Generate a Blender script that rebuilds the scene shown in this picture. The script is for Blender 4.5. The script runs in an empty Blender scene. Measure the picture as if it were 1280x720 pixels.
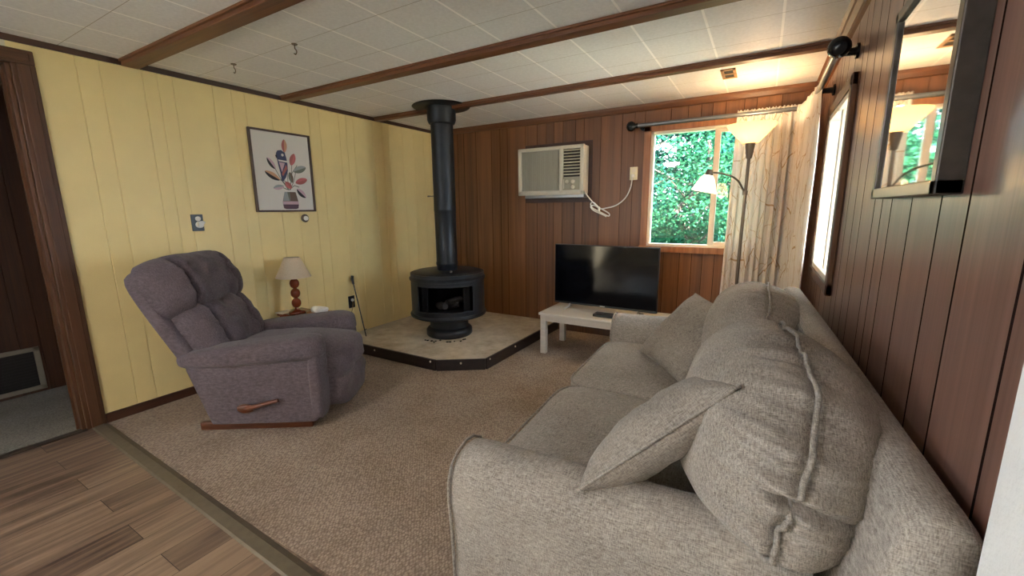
import bpy, bmesh, math, random
from mathutils import Vector, Matrix, noise
random.seed(7)
PI = math.pi
sc = bpy.context.scene
COL = sc.collection
W, H = 3.63, 2.13           # room width, ceiling height (back wall is y = 0, left wall x = 0)
YK = -6.9                   # far end of the kitchen behind the camera

# ------------------------------------------------------------------ helpers
def lin(h):
    h = h.lstrip('#')
    out = []
    for i in (0, 2, 4):
        c = int(h[i:i+2], 16) / 255
        out.append(c/12.92 if c <= .04045 else ((c+.055)/1.055)**2.4)
    return tuple(out) + (1,)

class MB:
    """collects shapes and links them as ONE mesh object"""
    def __init__(s): s.bm = bmesh.new(); s.mi = 0
    def _add(s, fn, M=None, bevel=0, seg=2):
        t = bmesh.new(); fn(t)
        if bevel: bmesh.ops.bevel(t, geom=t.edges[:], offset=bevel, segments=seg, profile=.5, affect='EDGES', clamp_overlap=True)
        if M is not None: t.transform(M)
        for f in t.faces: f.material_index = s.mi
        me = bpy.data.meshes.new('tmp'); t.to_mesh(me); t.free()
        s.bm.from_mesh(me); bpy.data.meshes.remove(me); return s
    def box(s, a, b, bevel=0, M=None, seg=2):
        a = Vector(a); b = Vector(b); c = (a+b)/2; d = b-a
        T = Matrix.Translation(c) @ Matrix.Diagonal((abs(d.x), abs(d.y), abs(d.z), 1))
        def fn(t):
            bmesh.ops.create_cube(t, size=1); t.transform(T)
        return s._add(fn, M, bevel, seg)
    def pydata(s, vs, fs, M=None):
        def fn(t):
            V = [t.verts.new(v) for v in vs]
            for f in fs:
                try: t.faces.new([V[i] for i in f])
                except ValueError: pass
            bmesh.ops.recalc_face_normals(t, faces=t.faces[:])
        return s._add(fn, M)
    def prism(s, poly, axis, lo, hi, bevel=0, M=None, seg=2):
        """2-D polygon extruded along an axis (0: (y,z), 1: (x,z), 2: (x,y))"""
        def p3(p, h):
            return {0: (h, p[0], p[1]), 1: (p[0], h, p[1]), 2: (p[0], p[1], h)}[axis]
        n = len(poly)
        def fn(t):
            A = [t.verts.new(p3(p, lo)) for p in poly]; B = [t.verts.new(p3(p, hi)) for p in poly]
            t.faces.new(A); t.faces.new(B[::-1])
            for i in range(n): t.faces.new((A[i], A[(i+1) % n], B[(i+1) % n], B[i]))
            bmesh.ops.recalc_face_normals(t, faces=t.faces[:])
        return s._add(fn, M, bevel, seg)
    def tube(s, pts, r, n=8, M=None, closed=False, cap=True):
        pts = [Vector(p) for p in pts]; m = len(pts)
        rr = r if isinstance(r, (list, tuple)) else [r]*m
        vs = []; fs = []
        up = None
        for i, p in enumerate(pts):
            if closed: d = pts[(i+1) % m]-pts[i-1]
            else: d = pts[min(i+1, m-1)]-pts[max(i-1, 0)]
            d = d.normalized() if d.length > 1e-9 else Vector((0, 0, 1))
            if up is None:
                up = Vector((0, 0, 1)) if abs(d.z) < .9 else Vector((1, 0, 0))
            a = d.cross(up)
            if a.length < 1e-6: a = d.orthogonal()
            a.normalize(); b = a.cross(d).normalized(); up = b
            for k in range(n):
                th = 2*PI*k/n
                vs.append(p + (a*math.cos(th)+b*math.sin(th))*rr[i])
        for i in range(m if closed else m-1):
            j = (i+1) % m
            for k in range(n):
                fs.append((i*n+k, i*n+(k+1) % n, j*n+(k+1) % n, j*n+k))
        if cap and not closed:
            fs.append(tuple(range(n))); fs.append(tuple((m-1)*n+k for k in range(n))[::-1])
        return s.pydata(vs, fs, M)
    def lathe(s, prof, c=(0, 0, 0), n=32, M=None, a0=0, a1=2*PI):
        """(r, z) profile turned around the vertical axis"""
        full = abs(a1-a0-2*PI) < 1e-6; cols = n if full else n+1
        vs = []; fs = []; m = len(prof)
        for k in range(cols):
            th = a0+(a1-a0)*k/n
            for r, z in prof: vs.append((c[0]+max(r, 1e-4)*math.cos(th), c[1]+max(r, 1e-4)*math.sin(th), c[2]+z))
        for k in range(n):
            k2 = (k+1) % cols
            for i in range(m-1): fs.append((k*m+i, k2*m+i, k2*m+i+1, k*m+i+1))
        return s.pydata(vs, fs, M)
    def grid(s, fn, nu, nv, M=None):
        vs = []; fs = []
        for i in range(nu+1):
            for j in range(nv+1): vs.append(fn(i/nu, j/nv))
        for i in range(nu):
            for j in range(nv):
                a = i*(nv+1)+j; fs.append((a, a+nv+1, a+nv+2, a+1))
        return s.pydata(vs, fs, M)
    def soft(s, c, h, k=5, n=12, M=None, warp=None):
        """rounded block: superquadric with half sizes h"""
        h = Vector(h); c = Vector(c)
        def fn(t):
            bmesh.ops.create_cube(t, size=2)
            bmesh.ops.subdivide_edges(t, edges=t.edges[:], cuts=n, use_grid_fill=True)
            for v in t.verts:
                p = Vector((math.tan(v.co.x*PI/4), math.tan(v.co.y*PI/4), math.tan(v.co.z*PI/4)))
                q = (abs(p.x)**k+abs(p.y)**k+abs(p.z)**k)**(-1/k)
                p = p*q
                w = Vector((p.x*h.x, p.y*h.y, p.z*h.z))
                if warp: w = warp(w, p)
                v.co = w+c
        return s._add(fn, M)
    def build(s, name, mats, parent=None, smooth=None, base=None):
        bmesh.ops.remove_doubles(s.bm, verts=s.bm.verts[:], dist=1e-6)
        me = bpy.data.meshes.new(name); s.bm.to_mesh(me); s.bm.free()
        for m in (mats if isinstance(mats, (list, tuple)) else [mats]): me.materials.append(m)
        if smooth is not None:
            for p in me.polygons: p.use_smooth = True
            if smooth < 180: me.set_sharp_from_angle(angle=math.radians(smooth))
        o = bpy.data.objects.new(name, me); COL.objects.link(o)
        if base is not None:
            me.transform(Matrix.Translation(-Vector(base))); o.location = base
        if parent is not None:
            o.parent = parent
            if parent.get('_world'): o.matrix_parent_inverse = Matrix.Translation(-parent.location)
        return o

def tag(o, label=None, cat=None, group=None, kind=None):
    if label: o['label'] = label
    if cat: o['category'] = cat
    if group: o['group'] = group
    if kind: o['kind'] = kind
    return o
def thing(name, loc, label=None, cat=None, group=None, rz=0, world=True, kind=None):
    o = bpy.data.objects.new(name, None); COL.objects.link(o)
    o.location = loc; o.rotation_euler = (0, 0, rz); o.empty_display_size = .1
    if world: o['_world'] = 1
    return tag(o, label, cat, group, kind)
def struct(o): o['kind'] = 'structure'; return o
def copy_tree(o, parent=None):
    c = o.copy(); COL.objects.link(c)
    if parent is not None: c.parent = parent
    for ch in list(o.children): copy_tree(ch, c)
    return c

# ------------------------------------------------------------------ materials
def newmat(name):
    m = bpy.data.materials.new(name); m.use_nodes = True
    return m, m.node_tree.nodes, m.node_tree.links, m.node_tree.nodes['Principled BSDF']
def plain(name, col, rough=.5, metal=0, var=.0, scale=20, bump=0, bscale=200, spec=.5):
    m, N, L, b = newmat(name)
    c = lin(col)
    b.inputs['Base Color'].default_value = c; b.inputs['Roughness'].default_value = rough
    b.inputs['Metallic'].default_value = metal; b.inputs['Specular IOR Level'].default_value = spec
    tc = N.new('ShaderNodeTexCoord')
    if var:
        n = N.new('ShaderNodeTexNoise'); n.inputs['Scale'].default_value = scale; n.inputs['Detail'].default_value = 4
        L.new(tc.outputs['Object'], n.inputs['Vector'])
        r = N.new('ShaderNodeValToRGB')
        r.color_ramp.elements[0].position = .3; r.color_ramp.elements[1].position = .7
        r.color_ramp.elements[0].color = tuple(x*(1-var) for x in c[:3])+(1,)
        r.color_ramp.elements[1].color = tuple(min(1, x*(1+var)) for x in c[:3])+(1,)
        L.new(n.outputs['Fac'], r.inputs['Fac']); L.new(r.outputs['Color'], b.inputs['Base Color'])
    if bump:
        n2 = N.new('ShaderNodeTexNoise'); n2.inputs['Scale'].default_value = bscale; n2.inputs['Detail'].default_value = 3
        L.new(tc.outputs['Object'], n2.inputs['Vector'])
        bp = N.new('ShaderNodeBump'); bp.inputs['Strength'].default_value = bump; bp.inputs['Distance'].default_value = .003
        L.new(n2.outputs['Fac'], bp.inputs['Height']); L.new(bp.outputs['Normal'], b.inputs['Normal'])
    return m
def wood(name, dark, light, axis=2, rough=.4, grain=28, tint=0.0, spec=.5, bump=.15):
    """grain streaks along an axis; optional per-plank tint attribute"""
    m, N, L, b = newmat(name)
    tc = N.new('ShaderNodeTexCoord'); mp = N.new('ShaderNodeMapping')
    s = [grain]*3; s[axis] = grain*.035
    mp.inputs['Scale'].default_value = s
    L.new(tc.outputs['Object'], mp.inputs['Vector'])
    n = N.new('ShaderNodeTexNoise'); n.inputs['Scale'].default_value = 1; n.inputs['Detail'].default_value = 6; n.inputs['Distortion'].default_value = .6
    L.new(mp.outputs['Vector'], n.inputs['Vector'])
    mp2 = N.new('ShaderNodeMapping'); s2 = [grain*5]*3; s2[axis] = grain*.12; mp2.inputs['Scale'].default_value = s2
    L.new(tc.outputs['Object'], mp2.inputs['Vector'])
    n2 = N.new('ShaderNodeTexNoise'); n2.inputs['Scale'].default_value = 1; n2.inputs['Detail'].default_value = 3
    L.new(mp2.outputs['Vector'], n2.inputs['Vector'])
    mix = N.new('ShaderNodeMath'); mix.operation = 'MULTIPLY_ADD'; mix.inputs[1].default_value = .35
    L.new(n2.outputs['Fac'], mix.inputs[0])
    h = N.new('ShaderNodeMath'); h.operation = 'MULTIPLY'; h.inputs[1].default_value = .7
    L.new(n.outputs['Fac'], h.inputs[0]); L.new(h.outputs[0], mix.inputs[2])
    src = mix.outputs[0]
    if tint:
        at = N.new('ShaderNodeAttribute'); at.attribute_name = 'tint'
        ma = N.new('ShaderNodeMath'); ma.operation = 'MULTIPLY_ADD'; ma.inputs[1].default_value = tint
        L.new(at.outputs['Fac'], ma.inputs[0]); L.new(src, ma.inputs[2]); src = ma.outputs[0]
    r = N.new('ShaderNodeValToRGB'); e = r.color_ramp.elements
    e[0].position = .24; e[1].position = .80; e[0].color = lin(dark); e[1].color = lin(light)
    L.new(src, r.inputs['Fac']); L.new(r.outputs['Color'], b.inputs['Base Color'])
    b.inputs['Roughness'].default_value = rough; b.inputs['Specular IOR Level'].default_value = spec
    bp = N.new('ShaderNodeBump'); bp.inputs['Strength'].default_value = bump; bp.inputs['Distance'].default_value = .002
    L.new(n2.outputs['Fac'], bp.inputs['Height']); L.new(bp.outputs['Normal'], b.inputs['Normal'])
    return m
def fabric(name, dark, light, scale=260, bump=.5, rough=.95, blotch=5, contrast=.5, sheen=.2):
    """woven cloth: two crossed thread waves plus slubs"""
    m, N, L, b = newmat(name)
    tc = N.new('ShaderNodeTexCoord')
    def streak(sx, sy, sz):
        mp = N.new('ShaderNodeMapping'); mp.inputs['Scale'].default_value = (sx, sy, sz)
        L.new(tc.outputs['Object'], mp.inputs['Vector'])
        n = N.new('ShaderNodeTexNoise'); n.inputs['Scale'].default_value = 1; n.inputs['Detail'].default_value = 3
        L.new(mp.outputs['Vector'], n.inputs['Vector']); return n.outputs['Fac']
    a = streak(scale, scale*.12, scale); c = streak(scale*.12, scale, scale*.25)
    g = streak(blotch, blotch, blotch)
    ad = N.new('ShaderNodeMath'); ad.operation = 'ADD'; L.new(a, ad.inputs[0]); L.new(c, ad.inputs[1])
    ad2 = N.new('ShaderNodeMath'); ad2.operation = 'MULTIPLY_ADD'; ad2.inputs[1].default_value = .4
    L.new(g, ad2.inputs[0]); L.new(ad.outputs[0], ad2.inputs[2])
    r = N.new('ShaderNodeMapRange'); r.inputs['From Min'].default_value = 1.2-contrast*.5; r.inputs['From Max'].default_value = 1.2+contrast*.5
    L.new(ad2.outputs[0], r.inputs['Value'])
    mx = N.new('ShaderNodeMix'); mx.data_type = 'RGBA'
    mx.inputs['A'].default_value = lin(dark); mx.inputs['B'].default_value = lin(light)
    L.new(r.outputs['Result'], mx.inputs['Factor']); L.new(mx.outputs['Result'], b.inputs['Base Color'])
    b.inputs['Roughness'].default_value = rough; b.inputs['Specular IOR Level'].default_value = .15
    b.inputs['Sheen Weight'].default_value = sheen; b.inputs['Sheen Roughness'].default_value = .5
    bp = N.new('ShaderNodeBump'); bp.inputs['Strength'].default_value = bump; bp.inputs['Distance'].default_value = .0015
    L.new(ad.outputs[0], bp.inputs['Height']); L.new(bp.outputs['Normal'], b.inputs['Normal'])
    return m
def emit(name, col, strength):
    m, N, L, b = newmat(name)
    b.inputs['Base Color'].default_value = lin(col)
    b.inputs['Emission Color'].default_value = lin(col); b.inputs['Emission Strength'].default_value = strength
    return m
def pane_mat(name, dusty=0.0):
    """thin window glass; dusty adds a sun-catching insect screen haze"""
    m, N, L, b = newmat(name); N.remove(b)
    out = N['Material Output']
    tr = N.new('ShaderNodeBsdfTransparent'); gl = N.new('ShaderNodeBsdfGlossy'); gl.inputs['Roughness'].default_value = .01
    fr = N.new('ShaderNodeFresnel'); fr.inputs['IOR'].default_value = 1.5
    mx = N.new('ShaderNodeMixShader'); L.new(fr.outputs[0], mx.inputs[0]); L.new(tr.outputs[0], mx.inputs[1]); L.new(gl.outputs[0], mx.inputs[2])
    res = mx.outputs[0]
    if dusty:
        tl = N.new('ShaderNodeBsdfTranslucent'); tl.inputs['Color'].default_value = (.85, .9, .95, 1)
        m2 = N.new('ShaderNodeMixShader'); m2.inputs[0].default_value = dusty
        L.new(res, m2.inputs[1]); L.new(tl.outputs[0], m2.inputs[2]); res = m2.outputs[0]
    L.new(res, out.inputs['Surface'])
    return m

M_yellow = plain('yellow_painted_panel', '#ecd697', .45, var=.03, scale=6, bump=.25, bscale=260)
M_backwood = wood('walnut_panel', '#4a2a12', '#875833', 2, .42, 16, .30, bump=.1)
M_rightwood = wood('glossy_walnut_panel', '#52362b', '#8f6b5e', 2, .30, 24, .16, spec=.9, bump=.08)
M_groove2 = plain('groove_brown_stain', '#3a2010', .8, spec=.1)  # brown stain in the back wall's panel grooves
M_groove = plain('groove_stain', '#1c0f0a', .9, spec=.1)
M_trimwood = wood('beam_wood', '#452717', '#7d4f2e', 0, .45, 30)
M_trimwood_y = wood('cornice_wood', '#452717', '#7d4f2e', 1, .45, 30)
M_casing = wood('casing_wood', '#342012', '#6b4429', 2, .45, 36)
M_headcasing = wood('head_casing_wood', '#342012', '#6b4429', 1, .45, 36)
M_basewood = wood('baseboard_wood', '#2e1a12', '#57331f', 1, .5, 36)
M_winwood = wood('window_casing_wood', '#7a4a2b', '#b47a4d', 2, .4, 36)
M_darkwood = wood('hall_panel', '#2c1a10', '#5c3a22', 2, .45, 22, .2)
M_lampwood = wood('red_cherry_wood', '#4a1a0c', '#8f3d1e', 2, .14, 30)
M_leverwood = wood('lever_wood', '#3a1d10', '#6d3b23', 0, .35, 40)
M_white = plain('white_paint', '#e9e6dd', .5)
M_vinyl = plain('almond_vinyl', '#e2d6c3', .4)
M_tabletop = wood('whitewashed_wood', '#b5aa9d', '#d3cabd', 0, .5, 30)
M_black = plain('black_iron', '#24262a', .45, .3, var=.25, scale=14, bump=.15, bscale=120)
M_pipe = plain('flue_black', '#1e2126', .42, .35, var=.25, scale=9)
M_soot = plain('soot', '#0c0b0b', .9, var=.4, scale=30, bump=.5, bscale=60)
M_ash = plain('ash_wood', '#38332e', .95, var=.5, scale=30, bump=.6, bscale=60)
M_blackplastic = plain('black_plastic', '#121316', .35)
M_screen = plain('tv_glass', '#06080d', .08, spec=.22)
M_metal = plain('brushed_steel', '#aaa9a6', .3, .9)
M_nickel = plain('pewter_metal', '#6c6258', .35, .85)
M_rod = plain('rod_grey_metal', '#7d8084', .3, .8)
M_finial = plain('finial_dark', '#20252a', .25, .3)
M_beige = plain('ac_beige_plastic', '#cdc5b2', .45)
M_acgrille = plain('ac_grille_plastic', '#a39e8c', .6)
M_acdark = plain('ac_slot_dark', '#2b2723', .8)
M_cord_white = plain('white_cord', '#e6e2da', .5)
M_cord_brown = plain('brown_cord', '#9c7a3f', .6)
M_ivory = plain('ivory_plastic', '#e4d9b8', .4)
M_hearthdark = wood('hearth_trim', '#161011', '#33241f', 0, .5, 30)
M_frame = wood('frame_dark', '#3a2b25', '#5d483e', 2, .45, 60)
M_shade = fabric('linen_shade', '#b9a88f', '#d9cbb4', 500, .3, .95, 6, .9, 0)
M_pewterframe = plain('mirror_frame_pewter', '#4a4540', .32, .6, var=.15, scale=40)
M_framedark = plain('mirror_frame_side', '#15161c', .5)
M_wallwhite = plain('white_textured_wall', '#e4e3df', .8, var=.03, scale=12, bump=.5, bscale=120)
M_kitchen = plain('kitchen_wall', '#d9cfb4', .7)
M_sofa = fabric('sofa_tweed', '#5e564e', '#beb4a9', 520, .7, .95, 5, .8, .1)
M_pillow = fabric('pillow_tweed', '#59514a', '#b3a99e', 520, .7, .95, 5, .8, .1)
M_recl = fabric('recliner_plush', '#433a3c', '#726569', 340, .5, .9, 7, .8, .12)
M_reclpipe = fabric('recliner_seam', '#3a343a', '#5c5458', 300, .3, .9, 7, .9, .3)
M_piping = fabric('sofa_piping', '#6b635b', '#aca399', 520, .3, .95, 5, .6, .1)
M_glass = pane_mat('window_glass')
M_glass_r = pane_mat('window_screen_glass', .05)
M_mirror = plain('mirror_silver', '#e8e8e6', .03, 1.0)
M_bulb = emit('lit_bulb', '#ffd9a0', 5)

# carpet
def carpet(name, a, b_, c_, sc_=115):
    m, N, L, b = newmat(name)
    tc = N.new('ShaderNodeTexCoord')
    mp = N.new('ShaderNodeMapping'); mp.inputs['Rotation'].default_value = (0, 0, .6); mp.inputs['Scale'].default_value = (sc_, sc_*.6, sc_)
    L.new(tc.outputs['Object'], mp.inputs['Vector'])
    v = N.new('ShaderNodeTexVoronoi'); v.inputs['Scale'].default_value = 1; v.inputs['Randomness'].default_value = .6
    L.new(mp.outputs['Vector'], v.inputs['Vector'])
    n = N.new('ShaderNodeTexNoise'); n.inputs['Scale'].default_value = 3; n.inputs['Detail'].default_value = 5
    L.new(tc.outputs['Object'], n.inputs['Vector'])
    r = N.new('ShaderNodeValToRGB'); e = r.color_ramp.elements
    e[0].position = .1; e[0].color = lin(b_); e[1].position = .75; e[1].color = lin(a)
    L.new(v.outputs['Distance'], r.inputs['Fac'])
    mx = N.new('ShaderNodeMix'); mx.data_type = 'RGBA'; mx.blend_type = 'MULTIPLY'; mx.inputs['Factor'].default_value = .55
    r2 = N.new('ShaderNodeValToRGB'); e = r2.color_ramp.elements
    e[0].position = .3; e[0].color = lin(c_); e[1].position = .7; e[1].color = (1, 1, 1, 1)
    L.new(n.outputs['Fac'], r2.inputs['Fac'])
    L.new(r.outputs['Color'], mx.inputs['A']); L.new(r2.outputs['Color'], mx.inputs['B'])
    L.new(mx.outputs['Result'], b.inputs['Base Color'])
    b.inputs['Roughness'].default_value = 1; b.inputs['Specular IOR Level'].default_value = .05
    bp = N.new('ShaderNodeBump'); bp.inputs['Strength'].default_value = .8; bp.inputs['Distance'].default_value = .004; bp.invert = True
    L.new(v.outputs['Distance'], bp.inputs['Height']); L.new(bp.outputs['Normal'], b.inputs['Normal'])
    return m
M_carpet = carpet('beige_berber_carpet', '#89786a', '#bba995', '#cbc3b8')
M_hallcarpet = carpet('grey_hall_carpet', '#827e74', '#a8a498', '#bdb8ae', 160)
# vinyl planks, running along y
def planks():
    m, N, L, b = newmat('vinyl_plank_floor')
    tc = N.new('ShaderNodeTexCoord'); mp = N.new('ShaderNodeMapping'); mp.inputs['Rotation'].default_value = (0, 0, PI/2)
    L.new(tc.outputs['Object'], mp.inputs['Vector'])
    br = N.new('ShaderNodeTexBrick'); br.inputs['Scale'].default_value = 1; br.inputs['Mortar Size'].default_value = .0012
    br.inputs['Brick Width'].default_value = .95; br.inputs['Row Height'].default_value = .15; br.offset = .37; br.offset_frequency = 2
    br.inputs['Color1'].default_value = (0, 0, 0, 1); br.inputs['Color2'].default_value = (1, 1, 1, 1); br.inputs['Mortar'].default_value = (0, 0, 0, 1)
    L.new(mp.outputs['Vector'], br.inputs['Vector'])
    m2 = N.new('ShaderNodeMapping'); m2.inputs['Scale'].default_value = (26, 1.6, 1)
    ad = N.new('ShaderNodeVectorMath'); ad.operation = 'MULTIPLY_ADD'; ad.inputs[1].default_value = (3, 7, 5)
    L.new(br.outputs['Color'], ad.inputs[0]); L.new(tc.outputs['Object'], ad.inputs[2]); L.new(ad.outputs[0], m2.inputs['Vector'])
    n = N.new('ShaderNodeTexNoise'); n.inputs['Scale'].default_value = 1; n.inputs['Detail'].default_value = 7; n.inputs['Distortion'].default_value = 1.2
    L.new(m2.outputs['Vector'], n.inputs['Vector'])
    ma = N.new('ShaderNodeMath'); ma.operation = 'MULTIPLY_ADD'; ma.inputs[1].default_value = .32
    L.new(br.outputs['Color'], ma.inputs[0]); L.new(n.outputs['Fac'], ma.inputs[2])
    r = N.new('ShaderNodeValToRGB'); e = r.color_ramp.elements
    e[0].position = .3; e[0].color = lin('#3c3027'); e[1].position = .85; e[1].color = lin('#8f7862')
    k = e.new(.55); k.color = lin('#645043')
    L.new(ma.outputs[0], r.inputs['Fac'])
    mx = N.new('ShaderNodeMix'); mx.data_type = 'RGBA'; mx.inputs['B'].default_value = lin('#2e2119')
    L.new(br.outputs['Fac'], mx.inputs['Factor']); L.new(r.outputs['Color'], mx.inputs['A']); L.new(mx.outputs['Result'], b.inputs['Base Color'])
    b.inputs['Roughness'].default_value = .33
    return m
M_planks = planks()
# ceiling tiles
def ceiling_mat():
    m, N, L, b = newmat('ceiling_tiles')
    tc = N.new('ShaderNodeTexCoord'); sp = N.new('ShaderNodeSeparateXYZ'); L.new(tc.outputs['Object'], sp.inputs[0])
    T = .3225
    def line(sock, phase, w):
        a = N.new('ShaderNodeMath'); a.operation = 'ADD'; a.inputs[1].default_value = phase; L.new(sock, a.inputs[0])
        p = N.new('ShaderNodeMath'); p.operation = 'PINGPONG'; p.inputs[1].default_value = T/2; L.new(a.outputs[0], p.inputs[0])
        l = N.new('ShaderNodeMath'); l.operation = 'LESS_THAN'; l.inputs[1].default_value = w; L.new(p.outputs[0], l.inputs[0])
        return l.outputs[0]
    lx = line(sp.outputs['X'], -.108, .0058); ly = line(sp.outputs['Y'], 1.1325, .0016)
    n = N.new('ShaderNodeTexNoise'); n.inputs['Scale'].default_value = 60; n.inputs['Detail'].default_value = 4
    L.new(tc.outputs['Object'], n.inputs['Vector'])
    r = N.new('ShaderNodeValToRGB'); e = r.color_ramp.elements
    e[0].position = .35; e[0].color = lin('#dddfe2'); e[1].position = .65; e[1].color = lin('#e6e8eb')
    L.new(n.outputs['Fac'], r.inputs['Fac'])
    m1 = N.new('ShaderNodeMix'); m1.data_type = 'RGBA'; m1.inputs['B'].default_value = lin('#ffffff')
    L.new(lx, m1.inputs['Factor']); L.new(r.outputs['Color'], m1.inputs['A'])
    m2 = N.new('ShaderNodeMix'); m2.data_type = 'RGBA'; m2.inputs['B'].default_value = lin('#a8a49c')
    L.new(ly, m2.inputs['Factor']); L.new(m1.outputs['Result'], m2.inputs['A']); L.new(m2.outputs['Result'], b.inputs['Base Color'])
    b.inputs['Roughness'].default_value = .6
    bp = N.new('ShaderNodeBump'); bp.inputs['Strength'].default_value = .25; bp.inputs['Distance'].default_value = .003
    L.new(n.outputs['Fac'], bp.inputs['Height']); L.new(bp.outputs['Normal'], b.inputs['Normal'])
    return m
M_ceiling = ceiling_mat()
# curtain cloth with a branching print
def curtain_mat():
    m, N, L, b = newmat('branch_print_curtain')
    uv = N.new('ShaderNodeUVMap'); uv.uv_map = 'UVMap'
    n = N.new('ShaderNodeTexNoise'); n.inputs['Scale'].default_value = 5; n.inputs['Detail'].default_value = 3
    L.new(uv.outputs[0], n.inputs['Vector'])
    ad = N.new('ShaderNodeVectorMath'); ad.operation = 'MULTIPLY_ADD'; ad.inputs[1].default_value = (.16, .16, 0)
    L.new(n.outputs['Color'], ad.inputs[0]); L.new(uv.outputs[0], ad.inputs[2])
    def net(sx, sy, w):
        mp = N.new('ShaderNodeMapping'); mp.inputs['Scale'].default_value = (sx, sy, 1); L.new(ad.outputs[0], mp.inputs['Vector'])
        v = N.new('ShaderNodeTexVoronoi'); v.feature = 'DISTANCE_TO_EDGE'; v.voronoi_dimensions = '2D'; v.inputs['Scale'].default_value = 1
        L.new(mp.outputs['Vector'], v.inputs['Vector'])
        l = N.new('ShaderNodeMath'); l.operation = 'LESS_THAN'; l.inputs[1].default_value = w; L.new(v.outputs['Distance'], l.inputs[0])
        return l.outputs[0]
    a = net(6, 1.5, .013); c = net(12, 4, .016)
    mxm = N.new('ShaderNodeMath'); mxm.operation = 'MAXIMUM'; L.new(a, mxm.inputs[0])
    h = N.new('ShaderNodeMath'); h.operation = 'MULTIPLY'; h.inputs[1].default_value = .7; L.new(c, h.inputs[0]); L.new(h.outputs[0], mxm.inputs[1])
    mx = N.new('ShaderNodeMix'); mx.data_type = 'RGBA'; mx.inputs['A'].default_value = lin('#f3efe9'); mx.inputs['B'].default_value = lin('#c9b08f')
    L.new(mxm.outputs[0], mx.inputs['Factor']); L.new(mx.outputs['Result'], b.inputs['Base Color'])
    b.inputs['Roughness'].default_value = .8; b.inputs['Specular IOR Level'].default_value = .2
    tl = N.new('ShaderNodeBsdfTranslucent'); L.new(mx.outputs['Result'], tl.inputs['Color'])
    ms = N.new('ShaderNodeMixShader'); ms.inputs[0].default_value = .5
    L.new(b.outputs[0], ms.inputs[1]); L.new(tl.outputs[0], ms.inputs[2]); L.new(ms.outputs[0], N['Material Output'].inputs['Surface'])
    return m
M_curtain = curtain_mat()
# frosted lamp glass that glows
def shade_glass(name, col, e):
    m, N, L, b = newmat(name)
    b.inputs['Base Color'].default_value = lin(col); b.inputs['Roughness'].default_value = .4
    b.inputs['Emission Color'].default_value = lin(col); b.inputs['Emission Strength'].default_value = e
    tl = N.new('ShaderNodeBsdfTranslucent'); tl.inputs['Color'].default_value = lin(col)
    ms = N.new('ShaderNodeMixShader'); ms.inputs[0].default_value = .5
    L.new(b.outputs[0], ms.inputs[1]); L.new(tl.outputs[0], ms.inputs[2]); L.new(ms.outputs[0], N['Material Output'].inputs['Surface'])
    return m
M_torch = shade_glass('frosted_amber_glass', '#f6dfae', .16)
M_read = shade_glass('frosted_white_glass', '#fff3d6', 1.0)
# hearth slab
def hearth_mat():
    m, N, L, b = newmat('hearth_stone')
    tc = N.new('ShaderNodeTexCoord')
    n = N.new('ShaderNodeTexNoise'); n.inputs['Scale'].default_value = 5; n.inputs['Detail'].default_value = 8; n.inputs['Roughness'].default_value = .7
    L.new(tc.outputs['Object'], n.inputs['Vector'])
    r = N.new('ShaderNodeValToRGB'); e = r.color_ramp.elements
    e[0].position = .3; e[0].color = lin('#a3937a'); e[1].position = .65; e[1].color = lin('#d6cab4')
    L.new(n.outputs['Fac'], r.inputs['Fac']); L.new(r.outputs['Color'], b.inputs['Base Color'])
    b.inputs['Roughness'].default_value = .75
    bp = N.new('ShaderNodeBump'); bp.inputs['Strength'].default_value = .3; bp.inputs['Distance'].default_value = .004
    L.new(n.outputs['Fac'], bp.inputs['Height']); L.new(bp.outputs['Normal'], b.inputs['Normal'])
    return m
M_hearth = hearth_mat()
def leaf_mat(name, a, b_):
    m, N, L, b = newmat(name)
    g = N.new('ShaderNodeNewGeometry')
    r = N.new('ShaderNodeValToRGB'); e = r.color_ramp.elements
    e[0].color = lin(a); e[1].color = lin(b_)
    L.new(g.outputs['Random Per Island'], r.inputs['Fac']); L.new(r.outputs['Color'], b.inputs['Base Color'])
    b.inputs['Roughness'].default_value = .8; b.inputs['Specular IOR Level'].default_value = .08
    tl = N.new('ShaderNodeBsdfTranslucent'); L.new(r.outputs['Color'], tl.inputs['Color'])
    ms = N.new('ShaderNodeMixShader'); ms.inputs[0].default_value = .35
    L.new(b.outputs[0], ms.inputs[1]); L.new(tl.outputs[0], ms.inputs[2]); L.new(ms.outputs[0], N['Material Output'].inputs['Surface'])
    return m

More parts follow.
